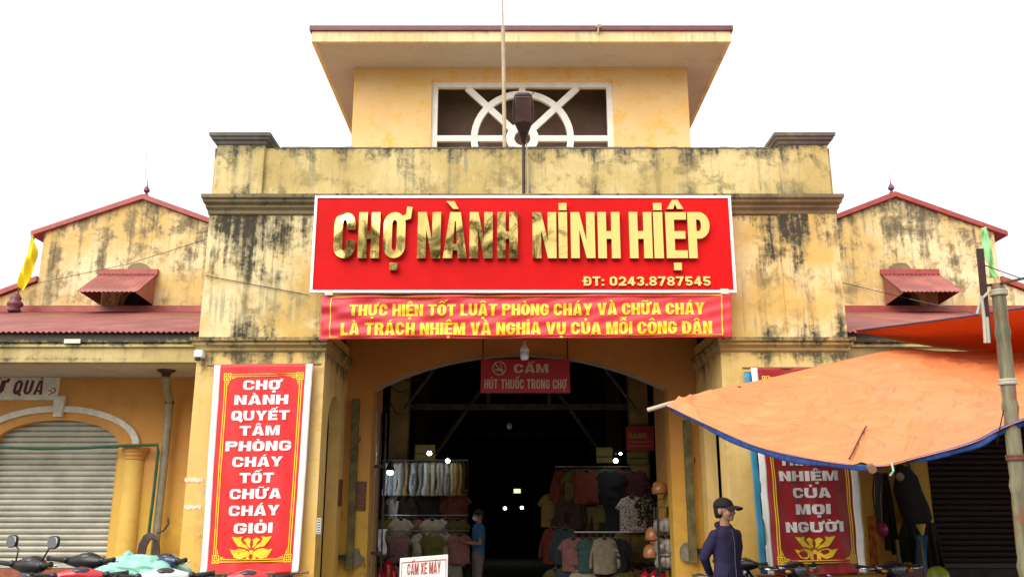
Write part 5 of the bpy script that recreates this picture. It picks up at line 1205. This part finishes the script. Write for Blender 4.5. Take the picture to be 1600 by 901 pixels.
M_pat = n.done(n.mix(n.ramp(vv.outputs['Distance'], .3, .45), (.06,.03,.03), (.60,.52,.45)), .85)
shirt('tee', 'x', None, rx(800), ry(365), RY-.3, .98, 8, 'white tee shirt with dark speckled pattern at the end of the middle right rail', GF, M_pat)
n = NT('floral_cloth'); p_ = n.ob(); vv = n.t.nodes.new('ShaderNodeTexVoronoi'); vv.inputs['Scale'].default_value = 18; n.set(vv.inputs['Vector'], p_)
M_flo = n.done(n.mix(n.ramp(vv.outputs['Distance'], .3, .45), (.5,.36,.2), (.03,.025,.02)), .85)
shirt('tee', 'x', None, rx(890), ry(370), RY-.25, .8, 20, 'dark floral tee shirt beside the speckled one', GF, M_flo)

def emis(name, col, s):
    m = bpy.data.materials.new(name); m.use_nodes = True; p = m.node_tree.nodes['Principled BSDF']; p.inputs['Base Color'].default_value = (.9,.9,.9,1)
    p.inputs['Emission Color'].default_value = (*col, 1); p.inputs['Emission Strength'].default_value = s; return m
M_lit = emis('lit_bulb_glass', (.85, .95, 1), 22)
M_litfar = emis('distant_lit_bulb_glass', (.9, .97, 1), 9)
def bulb(u, v, Y, r, label, m=None, shade=False, drop=.5):
    p = at(u, v, Y); b = empty('lit_bulb', label, 'lamp', tuple(p), 'lit bulbs inside the hall')
    bm = NB(); ell(bm, p, (r, r, r*.9), None, 12, 8); obj('glass', bm, m or M_lit, b, True)
    obj('socket', lt(p, [(.018,r*.7),(.018,r*.7+.05)], 8), M_black, b); obj('wire', tb([p+Vector((0,0,r+.03)), p+Vector((0,0,r+drop))], .004, 5), M_black, b)
    if shade: obj('shade', lt(p, [(.09,r*.5),(.03,r*.5+.14),(.02,r*.5+.16)], 14), M_dark, b)
bulb(671, 707, 16.0, .042, 'round lit bulb above the left stall, the higher of two')
bulb(699.5, 719, 16.1, .04, 'lit bulb over the right half of the left stall')
bulb(609.5, 737, 15.9, .055, 'large lit bulb under a dark shade at the left of the left stall', None, True)
bulb(962, 719, 16.0, .042, 'lit bulb above the right stall, the lower of two')
bulb(969.5, 708, 16.2, .026, 'small lit bulb above the right stall, the higher of two')
bulb(789, 793, 28, .05, 'distant lit bulb deep in the hall, the left of a level pair', M_litfar)
bulb(815.5, 792, 28, .05, 'distant lit bulb deep in the hall, the right of a level pair', M_litfar)
p = at(808, 766, 26); tag(obj('lightbox', bx(p.x-.1, p.x+.1, 26, 26.05, p.z-.06, p.z+.06), emis('lit_panel_face', (.8, .95, .5), .7)), 'small distant lit panel deep in the hall', 'light panel')
p = at(796, 664, 15.5); bo = empty('dim_bulb', 'unlit dim bulb hanging high in the middle of the hall', 'lamp', tuple(p)); obj('glass', lt(p, [(.02,-.06),(.045,-.04),(.045,.02),(.02,.05)], 12), mat('dull_glass', (.4,.38,.33), .4), bo, True); obj('wire', tb([p, p+Vector((0,0,1.2))], .004, 5), M_black, bo)

# hall signs and panels
p0, p1 = at(979, 703, 17.1), at(1013, 665, 17.1)
hs = empty('stall_sign', 'red stall sign with yellow lettering high on the right hall column', 'sign', (p0.x, 17.1, p0.z))
obj('panel', bx(p0.x, p1.x+.1, 17.1, 17.13, p0.z, p1.z), M_boardred, hs)
g3 = lambda a, b, d: (a, 17.1-d, b)
shape('lettering', fit('HÀNG', at(982,685,17.1).x, at(1010.5,685,17.1).x, at(0,684,17.1).z, .10, w=.55, s=.15, b=.14, gap=.12), g3, mat('dull_yellow_print', (.5,.38,.06), .6), hs, .003)
for i, v in enumerate((690, 696)): shape('rule', [(rect(p0.x+.06, at(0,v,17.1).z, p1.x+.05, at(0,v,17.1).z+.012), [])], g3, mat('dull_yellow_print', (.5,.38,.06)), hs, .003)
M_ypanel = mat('yellow_panel', (.20, .15, .02), .7, var=.1)
for u0, u1, v0, v1, Y, l in ((648,680,694,717,16.75,'yellow panel above the left stall'),(932,957,698,722,16.75,'yellow panel above the right stall, left of the bulb'),(980,1012,705,724,17.05,'yellow panel under the red stall sign')):
    a, b = at(u0, v1, Y), at(u1, v0, Y); o = empty('yellow_panel', l, 'panel', tuple(a))
    obj('board', bx(a.x, b.x, Y, Y+.03, a.z, b.z), M_ypanel, o); obj('batten', bx(a.x, b.x, Y-.01, Y, a.z+.1, a.z+.12), M_dark, o)
# loops of cable on the left column
for k, (u0, v0, u1, v1, sag) in enumerate(((603,592,640,606,.12),(601,600,634,645,.2),(604,580,660,590,.08))):
    a, b = at(u0, v0, 14.4), at(u1, v1, 14.4); tag(obj('cable', tb([a*(1-t/10)+b*t/10 - Vector((0,0,sag*math.sin(math.pi*t/10))) for t in range(11)], .009, 5), M_black), 'black cable loop hanging on the left hall column, %s' % ('steep one', 'lowest one', 'flat upper one')[k], 'cable')
# folded gate leaf at the left jamb
lf = empty('folding_gate', 'grey steel folding gate pushed against the left jamb of the arch', 'gate', (-1.92, 12.95, 0))
for k, x in enumerate((-1.99, -1.93, -1.86)): obj('stile', bx(x, x+.022, 12.92+.02*k, 12.96+.02*k, .02, 3.0), M_steel if k == 0 else M_darkiron, lf)
obj('rail', bx(-1.99, -1.85, 12.915, 12.92, 1.0, 1.05), M_darkiron, lf); obj('rail', bx(-1.99, -1.85, 12.915, 12.92, 2.2, 2.25), M_darkiron, lf)
bm = NB(); p = at(594, 848, 12.98)
tag(obj('hanging_bag', thick_sheet(5, 8, lambda a, b: p + Vector((-.04 + .12*a + .02*math.sin(b*7), -.02*math.sin(a*6+b*4), -.16 + .36*b)), (0,.03,0)), fabric('pale_plastic', (.4,.38,.42)), None, True), 'pale plastic bag hanging on the folded steel gate', 'bag')
# red cylinders left and right at the foot of the stalls
def extinguisher(u, v, Y, s, label, grp):
    p = at(u, v, Y); b = Vector((p.x, Y, 0)); hgt = max(p.z, .5)
    e = empty('fire_extinguisher', label, 'fire extinguisher', tuple(b), grp)
    obj('stand', bx(b.x-.09, b.x+.09, Y-.09, Y+.09, 0.01, hgt-.5), M_darkiron, e)
    z = hgt-.5; obj('cylinder', lt((b.x, Y, z), [(.085,0),(.09,.02),(.09,.34),(.075,.40),(.03,.44),(.025,.46)], 18), P_red, e, True)
    bm = NB(); lathe(bm, (b.x, Y, z+.46), [(.03,0),(.03,.04)], 10); obox(bm, (b.x+.05, Y, z+.5), Vector((1,0,.2)).normalized(), Vector((0,1,0)), Vector((-.2,0,1)).normalized(), .07, .012, .008); obj('valve', bm, M_black, e)
    obj('hose', tb([(b.x,Y-.03,z+.48),(b.x-.12,Y-.05,z+.42),(b.x-.11,Y-.06,z+.2)], .012, 6), M_black, e)
for i, (u, v, l) in enumerate(((593,884,'leftmost'),(606,868,'tallest standing'),(614,878,'rightmost'))): extinguisher(u, v, 14.6+.25*i, 1, '%s red fire extinguisher at the left inside the arch' % l, 'extinguishers left inside the arch')
for i, (u, v, l) in enumerate(((1008,886,'leftmost'),(1022,884,'middle'),(1036,888,'rightmost'))): extinguisher(u, v, 14.2-.1*i, 1, '%s red fire extinguisher at the right inside the arch' % l, 'extinguishers right inside the arch')
# helmets at the right jamb
M_helm = mat('tan_helmet_shell', (.42, .16, .06), .25, var=.1)
for i, (x, y, l) in enumerate(((982,308,'topmost, alone above the shelf'),(938,615,'upper left of the cluster'),(970,640,'centre of the cluster'),(982,690,'lower right of the cluster'),(925,732,'lowest of all'))):
    p = at(rx(x), ry(y), 13.6); hl = empty('helmet', 'tan helmet hanging by the right jamb, ' + l, 'helmet', tuple(p), 'tan helmets by the right jamb')
    bm = NB(); loft(bm, [(p+Vector((0,0,z)),(1,0,0),(0,1,0),.115*r,.125*r) for z, r in ((-.08,.96),(-.02,1),(.05,.88),(.09,.62),(.115,.25))], 20, 2); obj('shell', bm, M_helm, hl, True)
    bm = NB(); loft(bm, [(p+Vector((0,-.1,-.05)),(1,0,0),(0,1,0),.09,.06),(p+Vector((0,-.13,-.065)),(1,0,0),(0,1,0),.08,.05)], 14, 2); obj('peak', bm, M_helm, hl, True)
    obj('strap', tb([p+Vector((-.1,0,-.06)), p+Vector((-.05,0,-.16)), p+Vector((.05,0,-.16)), p+Vector((.1,0,-.06))], .006, 5), M_black, hl)
sf = empty('shelf_rack', 'dark shelf rack with wrapped bundles beside the right jamb', 'shelf', (2.0, 13.3, 0))
a, b = at(rx(985), ry(850), 13.3), at(rx(1062), ry(430), 13.3)
for x in (a.x, b.x):
    for y in (13.3, 13.6): obj('upright', bx(x-.015, x+.015, y-.015, y+.015, .01, b.z), M_darkiron, sf)
for i, t in enumerate((0, .22, .55, 1)): obj('shelf', bx(a.x, b.x, 13.3, 13.6, a.z+(b.z-a.z)*t-.012, a.z+(b.z-a.z)*t), M_darkiron, sf)
for i, (t, l) in enumerate(((.0, 'lowest'), (.22, 'second lowest'), (.55, 'top'))):
    for k in (0, 1):
        c = Vector((a.x + (b.x-a.x)*(.27+.46*k), 13.42, a.z+(b.z-a.z)*t+.12)); bm = NB(); ell(bm, c, (.10, .12, .12), None, 16, 10)
        for v in bm.verts: v.co += (v.co-c)*(mnoise.noise(v.co*16)*.35)
        tag(obj('wrapped_bundle', bm, mat('grey_wrap', (.30,.27,.23), .5, var=.3, scale=20), None, True), '%s grey wrapped bundle on the %s board of the shelf by the right jamb' % (('left','right')[k], l), 'bundle', 'wrapped bundles on the shelf')

# ================================================================ CORNER UNDER THE AWNING (some colours lowered to deepen its shade)
p = at(1420, 765, 12.3); bk = empty('backpack', 'black bag hanging on the orange wall beside the brown shutter', 'bag', tuple(p))
bm = NB(); loft(bm, [(p+Vector((-.08+.16*t+.02*math.sin(t*9),0,.34-.78*t)),(1,0,0),(0,1,0),r,.09*min(1,r*9)) for t, r in ((0,.05),(.06,.10),(.2,.15),(.45,.19),(.7,.21),(.9,.2),(1,.15))], 24, 2.8)
for v in bm.verts: v.co += Vector((1, 1, 0))*mnoise.noise(v.co*6)*.045
obj('bag_body', bm, fabric('black_bag_cloth', (.012,.012,.013)), bk, True)
obj('strap', tb([p+Vector((.02,0,.3)), p+Vector((.0,-.02,.62)), p+Vector((.05,0,.3))], .012, 6), M_black, bk)
bm = NB(); ell(bm, p+Vector((-.13,-.07,.18)), (.06,.03,.06)); obj('patch', bm, mat('bag_patch', (.35,.3,.18), .6), bk, True)
bm = NB()
for k in range(5): tube(bm, [at(1366+3*k, 738, 12.2), at(1364+3*k+2*math.sin(k), 770, 12.2), at(1368+2*k, 800, 12.2), at(1365+3*k, 830, 12.2)], .012, 6)
tag(obj('cable_bundle', bm, M_black), 'bundle of black cables running down the wall right of the creased banner', 'cable')
def hung(label, name, cat, u0, u1, v0, v1, Y, m, seed):
    a, b = at(u0, v0, Y), at(u1, v1, Y); rr = random.Random(seed); ph_ = rr.uniform(0, 6)
    def g(x, y):
        k = .35 + .65*min(1, (1-y)*3) + .06*math.sin(y*7+ph_); xm = (a.x+b.x)/2
        return Vector((xm + (x-.5)*(b.x-a.x)*k, Y + .05*math.sin(x*17+ph_+y*3)*(1.1-y) - .06*math.sin(math.pi*x), b.z + (a.z-b.z)*y + .03*math.sin(x*9+ph_)*(1-y)))
    return tag(obj(name, thick_sheet(20, 20, g, (0, .012, 0)), m, None, True), label, cat)
hung('black raincoat hanging on the wall between the cables and the black bag', 'raincoat', 'raincoat', 1374, 1404, 738, 862, 12.45, fabric('black_raincoat_cloth', (.015,.016,.02)), 1)
hung('dark green apron hanging low on the wall left of the brown shutter', 'apron', 'apron', 1402, 1444, 808, 880, 12.3, fabric('dark_green_cloth', (.008,.022,.014)), 2)
hung('brown jacket hanging at the near edge of the brown shutter', 'jacket', 'jacket', 1440, 1476, 815, 892, 12.0, fabric('dark_brown_cloth', (.018,.012,.010)), 3)
p = at(1378, 826, 11.4); bm = NB(); ell(bm, p, (.075,.075,.09), None, 16, 12); tube(bm, [p+Vector((0,0,-.08)), p+Vector((0,0,-.12))], [.012,.02], 6)
tag(obj('balloon', bm, mat('pink_rubber', (.28,.01,.09), .35), None, True), 'small pink balloon in the shade right of the creased banner', 'balloon')  # pink dulled so the shade is partly in the colour
p0, p1 = at(1361, 895, 11.7), at(1373, 805, 11.7)
tag(obj('striped_towel', thick_sheet(10, 16, lambda a, b: Vector((p0.x+.02*b+(.1)*a, 11.7+.015*math.sin(a*18), p0.z+(p1.z-p0.z)*b)), (0,.006,0)), mat('orange_towel', (.5,.16,.02), .9, var=.4, scale=14), None, True), 'narrow orange towel hanging right of the creased banner', 'towel')
p0, p1 = at(1409, 905, 11.6), at(1441, 842, 11.6)
pb = empty('upright_trolley', 'dull pink board on a dark trolley frame left of the brown shutter', 'trolley', (p0.x, 11.6, 0))
obj('board', bx(p0.x, p1.x-.03, 11.6, 11.63, .45, at(0,880,11.6).z), mat('dull_pink', (.13,.08,.075), .7), pb)
for x in (p0.x-.02, p1.x-.03): obj('rail', bx(x, x+.03, 11.59, 11.64, .01, p1.z), mat('pale_rail', (.12,.09,.08), .6), pb)
p = at(1466, 899, 10.4); gh = empty('helmet', 'lime green helmet in the shade before the brown shutter', 'helmet', tuple(p))
bm = NB(); loft(bm, [(p+Vector((0,0,z)),(1,0,0),(0,1,0),.125*r,.14*r) for z, r in ((-.1,.95),(-.02,1),(.05,.88),(.09,.6),(.11,.2))], 20, 2); obj('shell', bm, mat('lime_shell', (.22,.30,.02), .3), gh, True)
bm = NB(); obox(bm, p+Vector((0,-.12,-.04)), Vector((1,0,0)), Vector((0,1,0)), Vector((0,0,1)), .08, .04, .006); obj('peak', bm, M_black, gh)
tag(obj('seat_stand', lt((p.x, p.y, .01), [(.16,0),(.16,.03),(.03,.05),(.03,p.z-.16),(.15,p.z-.14),(.15,p.z-.115)], 16), M_darkiron), 'dark round stool carrying the lime green helmet', 'stool')
p = at(1440, 885, 11.9); bm = NB()
tag(obj('blue_bag', thick_sheet(6, 10, lambda a, b: p + Vector((-.05+.13*a+.03*b, .03*math.sin(a*6+b*5), -.1+.5*b)), (0,.05,0)), fabric('blue_plastic', (.04,.12,.25)), None, True), 'blue plastic bag hanging before the brown shutter', 'bag')

# ================================================================ THE OTHER SIDE OF THE STREET (mirrored in the gold letters)
def street_house(x, y, wd, hgt, col, label):
    o = empty('street_house', label, 'house', (x, y, 0))
    obj('wall', bx(x-wd/2, x+wd/2, y-6, y, 0, hgt), mat('house_'+col[0], col[1], .9, var=.2, scale=1), o)
    obj('roof', bx(x-wd/2-.3, x+wd/2+.3, y-6.3, y+.4, hgt, hgt+.25), M_cornice, o)
    for fl in range(int(hgt//3)):
        for k in (-1, 1):
            wv = obj('window', bx(x+k*wd/4-.5, x+k*wd/4+.5, y-.02, y+.03, fl*3+1.1, fl*3+2.5), M_brown, o)
            obj('sill', bx(x+k*wd/4-.6, x+k*wd/4+.6, y+.03, y+.12, fl*3+1.02, fl*3+1.1), M_offwhite, wv)
street_house(-9.0, -15, 5, 9.6, ('ochre', (.42,.26,.09)), 'ochre house across the street behind the viewer')
street_house(-3.4, -15.5, 5, 8.2, ('sand', (.45,.36,.24)), 'sand coloured house across the street behind the viewer')
street_house(3.0, -15, 5.4, 7.0, ('grey', (.35,.33,.30)), 'low grey house across the street behind the viewer')
street_house(9.2, -15, 5, 7.6, ('cream', (.5,.42,.28)), 'cream house across the street behind the viewer')
M_leaf = mat('leaf', (.045, .075, .02), .6, var=.4, scale=1.5); M_bark = mat('bark', (.10, .075, .05), .9, var=.3, bump=.5)
def street_tree(x, y, h, seed, label):
    o = empty('street_tree', label, 'tree', (x, y, 0)); rr = random.Random(seed)
    bm = NB(); tube(bm, [(x,y,0),(x+.1,y,h*.3),(x,y,h*.6),(x+.2,y,h*.85)], [.24,.19,.12,.04], 10)
    for k in range(7):
        a = rr.uniform(0, 6.28); z0 = h*rr.uniform(.35, .6); tube(bm, [(x,y,z0),(x+1.6*math.cos(a),y+1.6*math.sin(a),z0+1.8)], [.09,.03], 6)
    obj('trunk', bm, M_bark, o)
    bm = NB()
    cl = [(Vector((x+rr.gauss(0,1.3), y+rr.gauss(0,1.2), h*rr.uniform(.5,.98))), rr.uniform(.6,1.2)) for _ in range(26)]
    for c, r in cl:
        for _ in range(110):
            p = c + Vector((rr.gauss(0,.5),rr.gauss(0,.5),rr.gauss(0,.4)))*r; d = Vector((rr.uniform(-1,1),rr.uniform(-1,1),rr.uniform(-1,1))).normalized(); e = d.orthogonal().normalized(); s = rr.uniform(.08,.17)
            bm.faces.new([bm.verts.new(p+d*s), bm.verts.new(p+e*s*.6), bm.verts.new(p-d*s), bm.verts.new(p-e*s*.6)])
    obj('crown', bm, M_leaf, o)
street_tree(-6.6, -12, 12.9, 1, 'tallest tree across the street behind the viewer')
street_tree(-3.6, -12.3, 12.3, 2, 'middle tree across the street behind the viewer')
street_tree(-.9, -12.5, 12.6, 4, 'tree across the street nearest the middle behind the viewer')
